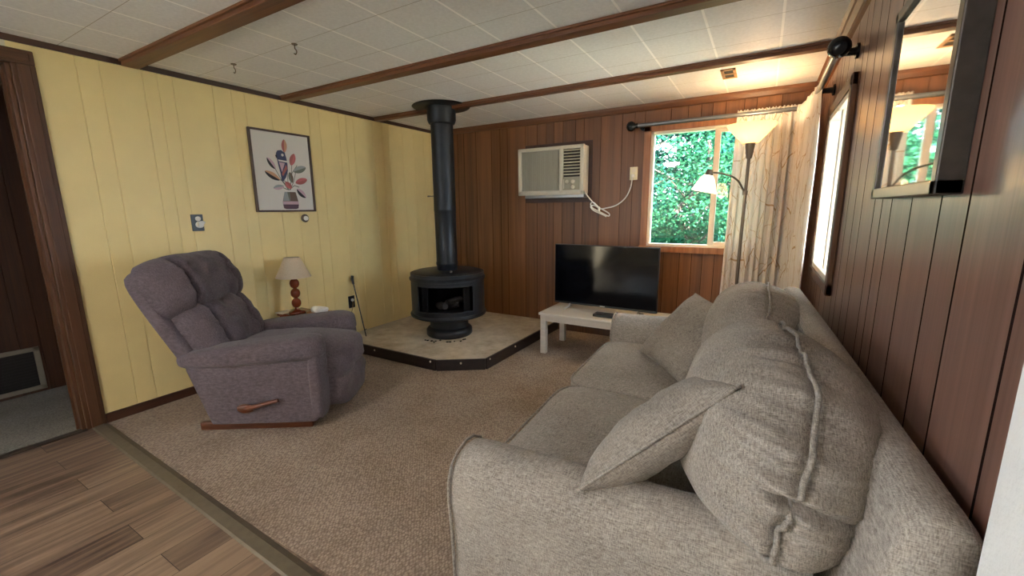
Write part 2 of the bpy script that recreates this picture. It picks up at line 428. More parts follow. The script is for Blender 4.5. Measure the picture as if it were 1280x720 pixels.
# ------------------------------------------------------------------ the setting
def panel_wall(name, mat, axis, fixed, out, u0, u1, z0, z1, grooves, holes=(), thick=.10, gd=.004, gw=.0032, gmat=None):
    """paneled wall with real V grooves. axis: 0 -> wall at x=fixed (u=y); 1 -> wall at y=fixed (u=x); out: +1/-1 outward sign"""
    def P(u, d, z):
        return (fixed+out*d, u, z) if axis == 0 else (u, fixed+out*d, z)
    gs = [g for g in grooves if u0+.01 < g < u1-.01]
    br = [(u0, 0), (u1, 0)]
    for g in gs: br += [(g-gw, 0), (g, gd), (g+gw, 0)]
    for h in holes:
        for u in (h[0], h[1]): br.append((u, 0))
    br.sort()
    bm = bmesh.new(); ly = bm.faces.layers.float.new('tint')
    rng = random.Random(len(name)*7+3)
    ti = {}
    def tint(u):
        k = sum(1 for g in gs if g < u)
        if k not in ti: ti[k] = rng.uniform(-.5, .5)
        return ti[k]
    def quad(ps, t, mi=0):
        f = bm.faces.new([bm.verts.new(p) for p in ps]); f[ly] = t; f.material_index = mi
    def zspans(u):
        sp = [(z0, z1)]
        for h in holes:
            if h[0] < u < h[1]:
                sp = [s for a, b in sp for s in ((a, min(b, h[2])), (max(a, h[3]), b)) if s[1]-s[0] > 1e-4]
        return sp
    for (ua, da), (ub, db) in zip(br, br[1:]):
        if ub-ua < 1e-6: continue
        um = (ua+ub)/2
        for a, b in zspans(um):
            quad([P(ua, da, a), P(ub, db, a), P(ub, db, b), P(ua, da, b)], tint(um), 1 if gmat and (da or db) else 0)
            quad([P(ua, thick, a), P(ub, thick, a), P(ub, thick, b), P(ua, thick, b)], 0)
    for z in (z0, z1):
        cuts = sorted([u0, u1]+[c for h in holes if abs(h[2]-z) < 1e-4 for c in h[:2]])
        for ua, ub in zip(cuts[::2], cuts[1::2]): quad([P(ua, 0, z), P(ub, 0, z), P(ub, thick, z), P(ua, thick, z)], 0)
    for u in (u0, u1): quad([P(u, 0, z0), P(u, 0, z1), P(u, thick, z1), P(u, thick, z0)], 0)
    for h in holes:
        for u in h[:2]: quad([P(u, 0, h[2]), P(u, 0, h[3]), P(u, thick, h[3]), P(u, thick, h[2])], 0)
        for z in h[2:]:
            if z0 < z < z1: quad([P(h[0], 0, z), P(h[1], 0, z), P(h[1], thick, z), P(h[0], thick, z)], 0)
    bmesh.ops.remove_doubles(bm, verts=bm.verts[:], dist=1e-6)
    bmesh.ops.recalc_face_normals(bm, faces=bm.faces[:])
    me = bpy.data.meshes.new(name); bm.to_mesh(me); bm.free(); me.materials.append(mat)
    if gmat: me.materials.append(gmat)
    o = bpy.data.objects.new(name, me); COL.objects.link(o); return struct(o)

def groove_run(a, b, pattern, start=0):
    out = []; u = a; i = start
    while u < b: u += pattern[i % len(pattern)]; i += 1; out.append(u)
    return out
PAT = (.10, .19, .085, .135, .21, .09, .155, .12, .10, .14)
# openings: (u0, u1, z0, z1)
DOOR = (-4.05, -3.255, 0, 2.005)
WB = (2.425, 3.36, .905, 1.90)      # window in the back wall
WR = (-1.51, -.80, .885, 1.755)      # window in the right wall
KW = (.12, .88, .7, 1.95)           # kitchen window behind the camera
KL_FILL = (-6.6, -4.4, .75, 1.95)    # unseen kitchen side window, added to let in fill daylight
panel_wall('wall_left', M_yellow, 0, 0, -1, DOOR[1], 0, 0, H, groove_run(-3.17, 0, (.165, .10, .195, .075, .08, .23, .12, .09, .19, .15)), ())
panel_wall('wall_left_kitchen', M_kitchen, 0, 0, -1, YK, DOOR[1], 0, H, (), (DOOR, KL_FILL))
panel_wall('wall_back', M_backwood, 1, 0, 1, 0, W, 0, H, groove_run(0, W, (.085, .095, .13, .085, .165, .20, .11, .09, .215, .135, .10)), (WB,), gmat=M_groove2, gw=.0018)
panel_wall('wall_right', M_rightwood, 0, W, 1, -3.24, 0, 0, H, [-3.14, -2.928, -2.792, -2.595, -2.41, -2.30, -2.20, -2.0, -1.86, -1.70, -1.58, -1.38, -1.18, -1.0, -.9, -.72, -.52, -.4, -.3, -.12], (WR,), gmat=M_groove, gw=.004)
struct(MB().box((3.605, YK, 0), (3.75, -3.245, H), .006).build('wall_right_kitchen', M_wallwhite))
panel_wall('wall_front', M_kitchen, 1, YK, -1, -.1, 3.75, 0, H, (), (KW,))
# hall beyond the doorway
panel_wall('wall_hall', M_darkwood, 0, -1.02, -1, -4.6, -2.6, 0, H, groove_run(-4.6, -2.6, PAT))
panel_wall('wall_hall_end', M_darkwood, 1, -2.95, 1, -1.02, -.1, 0, H, groove_run(-1.02, -.1, PAT, 3))
panel_wall('wall_hall_side', M_darkwood, 1, -4.5, -1, -1.02, -.1, 0, H, groove_run(-1.02, -.1, PAT, 5))
SEAM = -3.195
struct(MB().box((-.1, SEAM, -.08), (W+.1, .1, 0)).build('floor', M_carpet))
struct(MB().box((.0, YK, -.08), (W+.1, SEAM, -.002)).build('floor_kitchen', M_planks))
struct(MB().box((-1.1, -4.6, -.08), (.0, -3.19, -.003)).box((-1.1, -3.19, -.08), (-.1, -2.9, -.003)).build('floor_hall', M_hallcarpet))
struct(MB().box((-1.15, YK-.1, H), (W+.12, .1, H+.08)).build('ceiling', M_ceiling))
# metal carpet strip between carpet and planks, running slightly askew
M_strip = plain('carpet_strip', '#6d6352', .45, .35, var=.1, scale=30)
struct(MB().prism([(-.03, 0), (-.022, .007), (.02, .010), (.045, .0)], 0, .02, 3.6, M=Matrix.Translation((0, SEAM-.012, 0)) @ Matrix.Rotation(-.022, 4, 'Z')).build('trim_1', M_strip))
struct(MB().prism([(-.03, 0), (-.02, .006), (.02, .006), (.03, 0)], 1, -4.05, -3.255).build('trim_2', plain('door_threshold', '#3a2f25', .5)))
# ceiling beams and cornices
i = 3
for y, w in ((-4.68, .09), (-3.72, .09), (-2.765, .085), (-1.805, .075), (-.885, .06)):
    struct(MB().box((0, y-w/2, H-.032), (W, y+w/2, H+.005), .004).box((0, y-w/2-.012, H-.012), (W, y+w/2+.012, H+.005), .003).build('trim_%d' % i, M_trimwood)); i += 1
struct(MB().prism([(0, H-.03), (.014, H-.03), (.018, H), (0, H)], 1, YK, 0, .002).build('trim_%d' % i, M_basewood)); i += 1
struct(MB().prism([(0, H-.055), (-.016, H-.05), (-.03, H-.02), (-.034, H), (0, H)], 0, 0, W).build('trim_%d' % i, M_trimwood)); i += 1
struct(MB().prism([(W, H-.075), (W-.014, H-.07), (W-.018, H-.05), (W-.034, H-.03), (W-.038, H-.012), (W-.05, H), (W, H)], 1, -3.24, 0).build('trim_%d' % i, M_trimwood_y)); i += 1
struct(MB().box((0, DOOR[1]+.09, 0), (.014, -.0, .058), .003).build('baseboard_left', M_basewood))
struct(MB().box((0, -.014, 0), (W, 0, .075), .003).build('baseboard_back', M_casing))
struct(MB().box((W-.014, -3.24, 0), (W, 0, .06), .003).build('baseboard_right', M_casing))
# doorway casing
d = thing('door_1', (0, DOOR[1], 0), kind='structure')
for nm, y0, y1 in (('casing', DOOR[1], DOOR[1]+.088), ('casing', DOOR[0]-.088, DOOR[0])):
    MB().box((0, y0, 0), (.018, y1, 1.998), .004).box((.017, y0+.02, 0), (.026, y1-.02, 1.996), .003).build(nm, M_casing, d)
MB().box((0, DOOR[0]-.088, 1.998), (.018, DOOR[1]+.088, 2.068), .004).box((.017, DOOR[0]-.088, 2.014), (.026, DOOR[1]+.07, 2.052), .003).build('head_casing', M_headcasing, d)
MB().box((-.102, DOOR[1]-.018, 0), (0.004, DOOR[1], 2.01), .002).box((-.102, DOOR[0], 0), (.004, DOOR[0]+.018, 2.01), .002).box((-.102, DOOR[0], 1.99), (.004, DOOR[1], 2.01), .002).build('jamb', M_casing, d)
MB().box((-.06, DOOR[1]-.03, 0), (-.045, DOOR[1]-.018, 1.99)).build('door_stop', M_casing, d)

# windows --------------------------------------------------------
def window_back():
    w = thing('window_1', (2.9, 0, .86), kind='structure')
    x0, x1, z0, z1 = WB
    for a, b in (((x0-.055, -.02, z0-.055), (x0+.004, 0, z1+.055)), ((x1-.004, -.02, z0-.055), (x1+.055, 0, z1+.055))):
        MB().box(a, b, .004).build('casing', M_winwood, w)
    MB().box((x0-.055, -.02, z1-.004), (x1+.055, 0, z1+.05), .004).build('head_casing', M_winwood, w)
    MB().box((x0-.06, -.035, z0-.05), (x1+.06, 0, z0+.002), .004).build('sill', M_winwood, w)
    f = MB()
    for a, b in (((x0, .0, z0), (x0+.022, .09, z1)), ((x1-.022, .0, z0), (x1, .09, z1)), ((x0, .0, z1-.022), (x1, .09, z1)), ((x0, .0, z0), (x1, .09, z0+.022))): f.box(a, b, .003)
    f.build('frame', M_vinyl, w)
    xm = 2.955
    f = MB().box((xm-.022, .02, z0+.02), (xm+.022, .06, z1-.02), .004)
    f.box((xm+.022, .03, z0+.02), (x1-.02, .055, z0+.05), .003).box((xm+.022, .03, z1-.05), (x1-.02, .055, z1-.02), .003).box((x1-.05, .03, z0+.02), (x1-.02, .055, z1-.02), .003)
    f.build('sliding_sash', M_vinyl, w)
    MB().box((x0+.02, .044, z0+.02), (xm, .047, z1-.02)).build('pane', M_glass, w)
    MB().box((xm+.02, .038, z0+.045), (x1-.045, .041, z1-.045)).build('pane', M_glass, w)
window_back()
def window_right():
    w = thing('window_2', (W, -1.05, .82), kind='structure')
    y0, y1, z0, z1 = WR
    for a, b in ((y0-.05, y0+.004), (y1-.004, y1+.05)):
        MB().box((W-.024, a, z0-.05), (W, b, z1+.05), .004).build('casing', M_casing, w)
    MB().box((W-.024, y0-.05, z1-.004), (W, y1+.05, z1+.05), .004).build('head_casing', M_trimwood_y, w)
    MB().box((W-.026, y0-.05, z0-.045), (W, y1+.05, z0+.002), .004).build('sill', M_casing, w)
    f = MB()
    for a, b in (((W-.018, y0, z0), (W+.09, y0+.03, z1)), ((W-.018, y1-.03, z0), (W+.09, y1, z1)), ((W-.018, y0, z1-.03), (W+.09, y1, z1)), ((W-.018, y0, z0), (W+.09, y1, z0+.03))): f.box(a, b, .003)
    f.build('frame', M_vinyl, w)
    ym = -1.15
    MB().box((W+.0, ym-.02, z0+.03), (W+.05, ym+.02, z1-.03), .004).build('meeting_rail', M_vinyl, w)
    MB().box((W+.03, y0+.03, z0+.03), (W+.033, y1-.03, z1-.03)).build('pane', M_glass_r, w)
window_right()
def window_kitchen():
    w = thing('window_3', (1.7, YK, .75), kind='structure')
    x0, x1, z0, z1 = KW
    f = MB()
    for a, b in (((x0, YK-.09, z0), (x0+.05, YK+.015, z1)), ((x1-.05, YK-.09, z0), (x1, YK+.015, z1)), ((x0, YK-.09, z1-.05), (x1, YK+.015, z1)), ((x0, YK-.09, z0), (x1, YK+.03, z0+.05)), (((x0+x1)/2-.025, YK-.08, z0), ((x0+x1)/2+.025, YK, z1))): f.box(a, b, .003)
    f.build('frame', M_vinyl, w)
    MB().box((x0+.05, YK-.045, z0+.05), (x1-.05, YK-.042, z1-.05)).build('pane', M_glass, w)
window_kitchen()
def window_fill():  # added window, out of view, brings extra sky light into the room
    w = thing('fill_window', (0, -5.45, .9), kind='structure')
    y0, y1, z0, z1 = KL_FILL; f = MB()
    for a, b in (((-.09, y0, z0), (.015, y0+.05, z1)), ((-.09, y1-.05, z0), (.015, y1, z1)), ((-.09, y0, z1-.05), (.015, y1, z1)), ((-.09, y0, z0), (.03, y1, z0+.05)), ((-.08, (y0+y1)/2-.02, z0), (0, (y0+y1)/2+.02, z1))): f.box(a, b, .003)
    f.build('frame', M_vinyl, w)
    MB().box((-.045, y0+.05, z0+.05), (-.042, y1-.05, z1-.05)).build('pane', M_glass, w)
window_fill()

# outside --------------------------------------------------------
struct(MB().box((-14, .9, -.72), (18, 24, -.58)).build('lawn_outside', plain('dark_green_grass', '#2f5a38', .95, var=.35, scale=9)))  # lawn in one dark green, mottled at random
struct(MB().box((-14, -16, -.75), (18, .9, -.6)).build('ground_outside', plain('pale_bounce_gravel', '#c4bda9', .95, var=.15, scale=8)))  # ground made pale so the sun bounces up to the ceiling
struct(MB().prism([(W+.10, 2.14), (W+.65, 2.02), (W+.65, 2.06), (W+.10, 2.24)], 1, -6.9, .4).build('eave_outside', plain('soffit_grey', '#46545e', .7)))
def tree(x, y, h, rad, n, name, label, ma, seed, leaf=.05):
    rng = random.Random(seed)
    t = thing(name, (x, y, -.6), label, 'tree')
    tr = MB()
    pts = [(x+rng.uniform(-.06, .06)*k, y+rng.uniform(-.06, .06)*k, -.6+(h+.2)*k/6) for k in range(7)]
    tr.tube(pts, [.09*(1-.12*k) for k in range(7)], 8)
    for k in range(16):
        z = -.2+(h-.2)*rng.random()*.9; a = rng.uniform(0, 2*PI); l = rad*rng.uniform(.5, .95)
        tr.tube([(x, y, z), (x+.5*l*math.cos(a), y+.5*l*math.sin(a), z+.12), (x+l*math.cos(a), y+l*math.sin(a), z+.3)], [.025, .016, .006], 5)
    tr.build('trunk', M_bark, t, 60)
    vs = []; fs = []
    clus = []
    for k in range(46):
        a = rng.uniform(0, 2*PI); zz = rng.random(); rr = rad*math.sqrt(rng.random())*(1-.45*zz)
        clus.append(Vector((x+rr*math.cos(a), y+rr*math.sin(a), -.3+h*zz)))
    for k in range(n):
        c = clus[rng.randrange(len(clus))]
        p = c+Vector((rng.gauss(0, .26), rng.gauss(0, .26), rng.gauss(0, .16)))
        d = Vector((rng.gauss(0, 1), rng.gauss(0, 1), rng.gauss(-.2, .6))).normalized()
        s_ = d.orthogonal().normalized(); s_ = (Matrix.Rotation(rng.uniform(0, 6.28), 3, d) @ s_)
        l = leaf*rng.uniform(.7, 1.4); w_ = l*.32; nn = d.cross(s_)
        b = len(vs)
        vs += [p, p+d*l*.5+s_*w_+nn*l*.08, p+d*l, p+d*l*.5-s_*w_+nn*l*.08]
        fs.append((b, b+1, b+2, b+3))
    me = bpy.data.meshes.new('crown'); me.from_pydata(vs, [], fs); me.materials.append(ma)
    o = bpy.data.objects.new('crown', me); COL.objects.link(o); o.parent = t; o.matrix_parent_inverse = Matrix.Translation(-t.location)
    return t
M_bark = plain('bark', '#2e2a24', .9, var=.3, scale=20)
LA = leaf_mat('leaf_teal', '#06261f', '#155047'); LB = leaf_mat('leaf_fresh', '#0b2e20', '#1f5236'); LC = leaf_mat('leaf_deep', '#051c16', '#0f362d')
tree(2.45, 2.7, 2.5, .85, 9000, 'leafy_tree', 'bright green leafy tree closest behind the far window', LB, 1, .06)
tree(.9, 4.0, 3.8, 1.2, 14000, 'leafy_tree', 'teal green tree filling the left side of the far window', LA, 2, .075)
tree(3.3, 4.9, 4.2, 1.3, 14000, 'leafy_tree', 'teal green tree seen past the narrow sliding sash', LA, 3, .075)
tree(-.6, 7.4, 5.2, 1.7, 14000, 'leafy_tree', 'deep green tall tree behind the others, left through the far window', LC, 4, .11)
tree(2.3, 8.2, 5.6, 1.8, 14000, 'leafy_tree', 'deep green tall tree furthest behind the far window', LC, 5, .11)
tree(4.75, 3.4, 4.2, 1.05, 12000, 'leafy_tree', 'dark leafy tree outside the right window, past the house corner', LA, 7, .075)
tree(5.6, 6.6, 5.5, 1.6, 14000, 'leafy_tree', 'deep green tree furthest outside the right window', LC, 8, .11)
tree(.8, 11.0, 6.5, 2.6, 14000, 'leafy_tree', 'darkest tall tree at the very back, between the two deep green ones', LC, 6, .16)

# ------------------------------------------------------------------ soft furniture helpers
def ns(p, s, seed=0.): return noise.noise(Vector((p[0]*s+seed, p[1]*s-seed*.7, p[2]*s+seed*.3)))
def sgnpow(v, e): return math.copysign(abs(v)**e, v)
def pillow(mb, w, h, t, M, seed=0, nu=34, corner=5, wr=.006, pinch=.07):
    """knife-edge cushion lying in its local xy plane, thickness along z"""
    for side in (1, -1):
        def fn(a, b, side=side):
            u = 2*a-1; v = 2*b-1
            u = math.sin(u*PI/2)*.35+u*.65; v = math.sin(v*PI/2)*.35+v*.65
            x = u*w/2*(1-pinch*(1-abs(v)**2)*abs(u)); y = v*h/2*(1-pinch*(1-abs(u)**2)*abs(v))
            e = max(0, 1-abs(u)**3.2)*max(0, 1-abs(v)**3.2)
            z = side*t/2*e**.55
            k = ns((x, y, side*.1), 9, seed)*wr*2+ns((x, y, side*.3), 22, seed+5)*wr
            return (x, y, z+side*k*e**.5 if e > 0 else 0)
        mb.grid(fn, nu, nu, M)
    return mb
def edge_loop(w, h, pinch=.07, n=14):
    pts = []
    for k in range(n): u = -1+2*k/n; pts.append((u*w/2, -h/2*(1-pinch*(1-u*u)), 0))
    for k in range(n): v = -1+2*k/n; pts.append((w/2*(1-pinch*(1-v*v)), v*h/2, 0))
    for k in range(n): u = 1-2*k/n; pts.append((u*w/2, h/2*(1-pinch*(1-u*u)), 0))
    for k in range(n): v = 1-2*k/n; pts.append((-w/2*(1-pinch*(1-v*v)), v*h/2, 0))
    return pts

# ------------------------------------------------------------------ sofa  (local: X along its length, -Y depth towards the wall)
SA = math.radians(2.5)
SO = Vector((2.665, -3.165, 0))
sofa = thing('sofa', SO, 'grey tweed two seat sofa with loose cushions along the dark paneled wall', 'sofa', rz=PI/2+SA, world=False)
SM = Matrix.Translation(SO) @ Matrix.Rotation(PI/2+SA, 4, 'Z')
L_ = 1.86
def yz(poly): return [(-a, b) for a, b in poly]
# frame: front rail + deck + back
fr = MB()
fr.box((.05, -.70, .06), (L_-.05, -.03, .27), .012)
fr.build('frame', M_sofa, sofa, 40)
bk = MB()
def backwarp(w, p): return w
prof = [(.78, .10), (.81, .46), (.85, .70), (.862, .775), (.872, .808), (.89, .824), (.915, .827), (.942, .820), (.956, .800), (.957, .74), (.947, .40), (.93, .06), (.80, .06)]
# swept back with rounded ends and a slightly crowned top line
def back_sweep():
    vs = []; fs = []; n = len(prof); xs = [-.10, -.095, -.085, -.065, -.03, .2, .5, .93, 1.36, 1.66, 1.77, 1.815, 1.84, 1.854, 1.86]
    for x in xs:
        e = min(x+.10, L_-x); k = 1-min(1, e/.04); s_ = .018*(1-math.sqrt(max(0, 1-k*k)))
        crown = .006*math.sin(PI*max(0, x)/L_)
        c = (.885, .45)
        for a, b in prof:
            da = a-c[0]; db = b-c[1]
            L2 = math.hypot(da, db)
            f_ = (L2-s_)/L2
            vs.append((x, -(c[0]+da*f_+(crown*.8 if b > .3 else 0)*0), c[1]+db*f_+(crown if b > .6 else 0)))
    for i in range(len(xs)-1):
        for k in range(n): fs.append((i*n+k, i*n+(k+1) % n, (i+1)*n+(k+1) % n, (i+1)*n+k))
    fs.append(tuple(range(n))); fs.append(tuple((len(xs)-1)*n+k for k in range(n)))
    return vs, fs
bk.pydata(*back_sweep())
backo = bk.build('back', M_sofa, sofa, 50)
MB().tube([(x, -.865, .792+.006*math.sin(PI*x/L_)) for x in [L_*k/20 for k in range(1, 20)]], .004, 6).build('piping', M_piping, backo, 180)
# arms: gently rolled profile, open side towards the seat
armp = [(.015, .06), (.012, .30), (.006, .40), (0, .47), (.002, .525), (.018, .565), (.05, .592), (.09, .602), (.13, .597), (.165, .575), (.19, .535), (.2, .48), (.2, .06)]
def arm(flip):
    vs = []; fs = []; n = len(armp)
    ts = [-.012, -.008, 0, .015, .04, .2, .4, .6, .75, .80]
    cx, cz = .1, .33
    for t in ts:
        k = 1-min(1, (t+.012)/.05); s_ = .02*(1-math.sqrt(max(0, 1-k*k)))
        rise = .012*min(1, max(0, t)/.8)
        for a, b in armp:
            da, db = a-cx, b-cz; l = math.hypot(da, db); f_ = (l-s_)/l
            x = cx+da*f_; z = cz+db*f_+(rise if b > .4 else 0)
            vs.append((L_-x if flip else x, -t, z))
    for i in range(len(ts)-1):
        for k in range(n): fs.append((i*n+k, i*n+(k+1) % n, (i+1)*n+(k+1) % n, (i+1)*n+k))
    fs.append(tuple(range(n))); fs.append(tuple((len(ts)-1)*n+k for k in range(n)))
    o = MB().pydata(vs, fs).build('arm', M_sofa, sofa, 50)
    pts = [((L_-a if flip else a), .009, b) for a, b in armp]
    MB().tube(pts, .0045, 6).build('piping', M_piping, o, 180)
arm(False); arm(True)
for a in (.10, L_-.10):
    for t in (.08, .86):
        MB().prism([(-.03, 0), (.03, 0), (.035, .07), (-.035, .07)], 1, -t-.03, -t+.03, .004, Matrix.Translation((a, 0, 0))).build('foot', M_framedark, sofa)
# seat cushions
def seat(x0, x1, seed):
    c = ((x0+x1)/2, -.335, .362); h = ((x1-x0)/2+.004, .365, .10)
    def warp(w, p):
        top = max(0, p.z)
        w.z += .020*top*(1-p.x**2)*(1-p.y**2)
        w.z += ns(w, 5, seed)*.008*top+ns(w, 14, seed)*.003
        w.y += ns((w.x, w.z, 0), 6, seed)*.006
        return w
    o = MB().soft(c, h, 9, 26, warp=warp).build('seat_cushion', M_sofa, sofa, 180)
    def ring(z, k=9):
        pts = []
        for i in range(72):
            th = 2*PI*i/72; u = sgnpow(math.cos(th), 2/k); v = sgnpow(math.sin(th), 2/k)
            pts.append((c[0]+u*(h[0]-.004), c[1]+v*(h[1]-.004), z+.008*(ns((u, v, 0), 2, seed))))
        return pts
    MB().tube(ring(c[2]+.086), .0045, 6, closed=True).build('piping', M_piping, o, 180)
seat(.203, .93, 1.3); seat(.93, 1.657, 4.1)
# back cushions: big, round, with a seam running round the middle and gathers
def bcush(xc, seed, tilt=17, lean=0, dz=0, hx=.465, ht=.195, hz=.215, dt=0, ry=0):
    M = Matrix.Translation((xc, -.735-dt, .665+dz)) @ Matrix.Rotation(math.radians(ry), 4, 'Y') @ Matrix.Rotation(math.radians(tilt), 4, 'X') @ Matrix.Rotation(math.radians(lean), 4, 'Z')
    k = 2.5
    def warp(w, p):
        # gathers radiate from the mid seam (local y = 0)
        ang = math.atan2(p.z, p.x)
        per = max(abs(p.x), abs(p.z))
        g = math.exp(-(abs(p.y)/.55)**1.3)*max(0, per-.45)/.55
        amp = (.5+.5*ns((math.cos(ang)*2, math.sin(ang)*2, p.y*.3), 1.5, seed))
        rid = (ns((ang*6, seed, p.y*.5), 1, seed)*.022+ns((ang*15, seed, p.y*.8), 1, seed)*.030)*amp*1.3
        r = 1+g*rid/ .3
        # seam pinch
        s_ = math.exp(-(p.y/.07)**2)*max(0, per-.4)/.6
        f_ = 1-.028*s_
        w = Vector((w.x*r*f_, w.y, w.z*r*f_))
        bulge = max(0, 1-p.x**2)*max(0, 1-p.z**2)
        w.y *= 1+.12*bulge
        w += Vector((ns(w, 4, seed), ns(w, 4, seed+9), ns(w, 4, seed+4)))*.012
        w += Vector((ns(w, 15, seed), ns(w, 15, seed+9), ns(w, 15, seed+4)))*.004
        return w
    o = MB().soft((0, 0, 0), (hx, ht, hz), k, 70, M, warp).build('back_cushion', M_sofa, sofa, 180)
    pts = []
    for i in range(110):
        th = 2*PI*i/110; p = Vector((math.cos(th), 0, math.sin(th)))
        q = (abs(p.x)**k+abs(p.z)**k)**(-1/k); p = p*q
        w = warp(Vector((p.x*hx, 0, p.z*hz)), p)
        pts.append(w+Vector((p.x, 0, p.z)).normalized()*.013)
    MB().tube(pts, .0055, 6, M, closed=True).build('seam', M_piping, o, 180)
bcush(.465, 2.2, 12, 2, dz=.03, ry=4, hx=.485)
bcush(1.40, 6.4, 12, -2, dz=.005, hx=.455)
# throw pillows
def throw(loc, eul, label, seed, w=.45, t=.17):
    o = thing('throw_pillow', loc, label, 'pillow', 'throw pillows on the sofa', world=False)
    o.rotation_euler = eul
    c = pillow(MB(), w, w, t, Matrix.Identity(4), seed).build('cover', M_pillow, o, 180)
    MB().tube(edge_loop(w, w), .0045, 6, closed=True).build('piping', M_piping, c, 180)
    return o
P_near = throw((3.0, -2.80, .60), (0, 0, 0), 'grey throw pillow leaning into the near arm of the sofa, seen edge on', 3, .43, .15)
P_far = throw((3.02, -1.66, .62), (0, 0, 0), 'grey throw pillow propped in the far corner of the sofa, facing the room', 8, .43, .15)
def orient(o, normal, roll, loc):
    n = Vector(normal).normalized(); up = Vector((0, 0, 1)); x = up.cross(n).normalized(); y = n.cross(x)
    R = Matrix((x, y, n)).transposed() @ Matrix.Rotation(roll, 3, 'Z')
    o.rotation_euler = R.to_euler(); o.location = loc
orient(P_near, (-.69, .185, .68), math.radians(26), (3.15, -2.862, .673))
orient(P_far, (-.54, -.47, .695), math.radians(-4), (3.06, -1.79, .625))

# ------------------------------------------------------------------ recliner (local: X forward, Y from its right side to its left, Z up)
RA = math.radians(33)
RO = Vector((.648, -2.98, 0))
rc = thing('recliner', RO, 'purple grey plush recliner with wooden lever beside the yellow wall', 'armchair', rz=RA, world=False)
RWID = .72
def side(y0, y1):
    poly = [(.10, .055), (.68, .055), (.715, .10), (.712, .44), (.0, .415), (.0, .385)]
    return MB().prism(poly, 1, y0, y1, .022, seg=4)
for y0, y1, nm in ((.012, .15, 'side_panel'), (RWID-.15, RWID-.012, 'side_panel')):
    side(y0, y1).build(nm, M_recl, rc, 60)
    yc = (y0+y1)/2
    M = Matrix.Translation((.335, yc, .466)) @ Matrix.Rotation(math.radians(-5.5), 4, 'Y')
    def wa(w, p, s=yc):
        w.z += .02*max(0, p.x)**3*(p.z < 0)*-1.5
        w.y *= 1+.06*p.x
        w.z *= 1+.12*p.x
        w += Vector((0, ns(w, 9, s), ns(w, 9, s+3)))*.006
        return w
    ap = MB().soft((0, 0, 0), (.40, .103, .063), 3.4, 18, M, wa).build('arm_pad', M_recl, rc, 180)
    MB().soft((.693, yc, .275), (.036, .078, .212), 4, 12).build('arm_front', M_recl, rc, 180)
# seat cushion and front pad
def swarp(w, p):
    w.z += .03*max(0, p.z)*(1-p.x**2*.6)*(1-p.y**2)
    w += Vector((ns(w, 8, 1), ns(w, 8, 2), ns(w, 8, 3)))*.010
    return w
def bulgex(w, p):
    w = swarp(w, p); w.x *= 1+.05*(1-p.y**2) if p.x > 0 else 1; return w
MB().soft((.47, RWID/2, .375), (.36, .218, .095), 4.2, 22, warp=bulgex).build('seat_cushion', M_recl, rc, 180)
def fwarp(w, p):
    g = 1-.30*math.exp(-((p.z-.12)/.10)**2)*(p.x > 0)
    w.x = w.x*g
    w += Vector((ns(w, 10, 5), ns(w, 10, 6), ns(w, 10, 7)))*.012
    return w
MB().soft((.735, RWID/2, .245), (.095, .232, .19), 3.6, 24, warp=fwarp).build('footrest', M_recl, rc, 180)
# back: shell + lumbar + head cushions on a reclined plane
BT = math.radians(29)
BM = Matrix.Translation((.10, RWID/2, .36)) @ Matrix.Rotation(-BT, 4, 'Y')    # local z runs up the back, local x points to the sitter
def shw(w, p):
    w.y *= 1-.06*max(0, p.z)**2; return w
MB().soft((-.045, 0, .325), (.045, .335, .355), 9, 18, BM, shw).build('back_shell', M_recl, rc, 180)
def sect(zlo, zhi, wid, thick, seams, seed, topround=.22, lean=0):
    vs = []; fs = []; nu, nv = 110, 80
    def f(a, b, front):
        u = 2*a-1; v = 2*b-1
        u = .6*u+.4*math.sin(u*PI/2); v = .6*v+.4*math.sin(v*PI/2)
        e = max(0, 1-abs(u)**4)*max(0, 1-abs(v)**3.4)
        dep = e**.5
        g = 0
        for s_, st in seams: g = max(g, st*math.exp(-((u-s_-.05*v*v*math.copysign(1, s_))/.045)**2))
        pl = 0
        for s_, st in seams:
            dd = abs(u-s_)
            pl += st*math.exp(-(dd/.16)**2)*ns((v*4, s_*3, 0), 1.3, seed)*.22
        y = -u*wid/2*(1-topround*.5*abs(v)**5); z = (zlo+zhi)/2+v*(zhi-zlo)/2*(1-topround*.35*abs(u)**4)
        x = thick*dep*(1-g*.42+pl*.5)
        x += dep*(ns((y, z, 0), 8, seed)*.018+ns((y, z, 0), 20, seed)*.010)
        if not front: x = -.03*dep
        return (x+lean*(z-zlo), y, z)
    mb = MB()
    mb.grid(lambda a, b: f(a, b, True), nu, nv, BM); mb.grid(lambda a, b: f(a, b, False), 24, 16, BM)
    return mb
sect(.02, .42, .60, .145, ((-.5, 1), (.5, 1), ), 3).build('lumbar_cushion', M_recl, rc, 180)
sect(.325, .705, .69, .18, ((-.56, 1), (.56, 1)), 7, .34).build('head_cushion', M_recl, rc, 180)
# wooden rocker base and lever
MB().box((.0, .06, 0), (.64, .10, .05), .008).box((.0, RWID-.10, 0), (.64, RWID-.06, .05), .008).box((.1, .08, .02), (.14, RWID-.08, .05)).box((.5, .08, .02), (.54, RWID-.08, .05)).build('wooden_base', M_leverwood, rc, 40)
lv = MB()
lv.tube([(.30, -.012, .165), (.33, -.022, .17), (.38, -.026, .182), (.45, -.026, .20), (.505, -.026, .214)], [.012, .013, .012, .012, .010], 10)
lv.soft((.315, -.016, .165), (.045, .012, .026), 2.4, 8)
lv.build('lever_handle', M_leverwood, rc, 60)

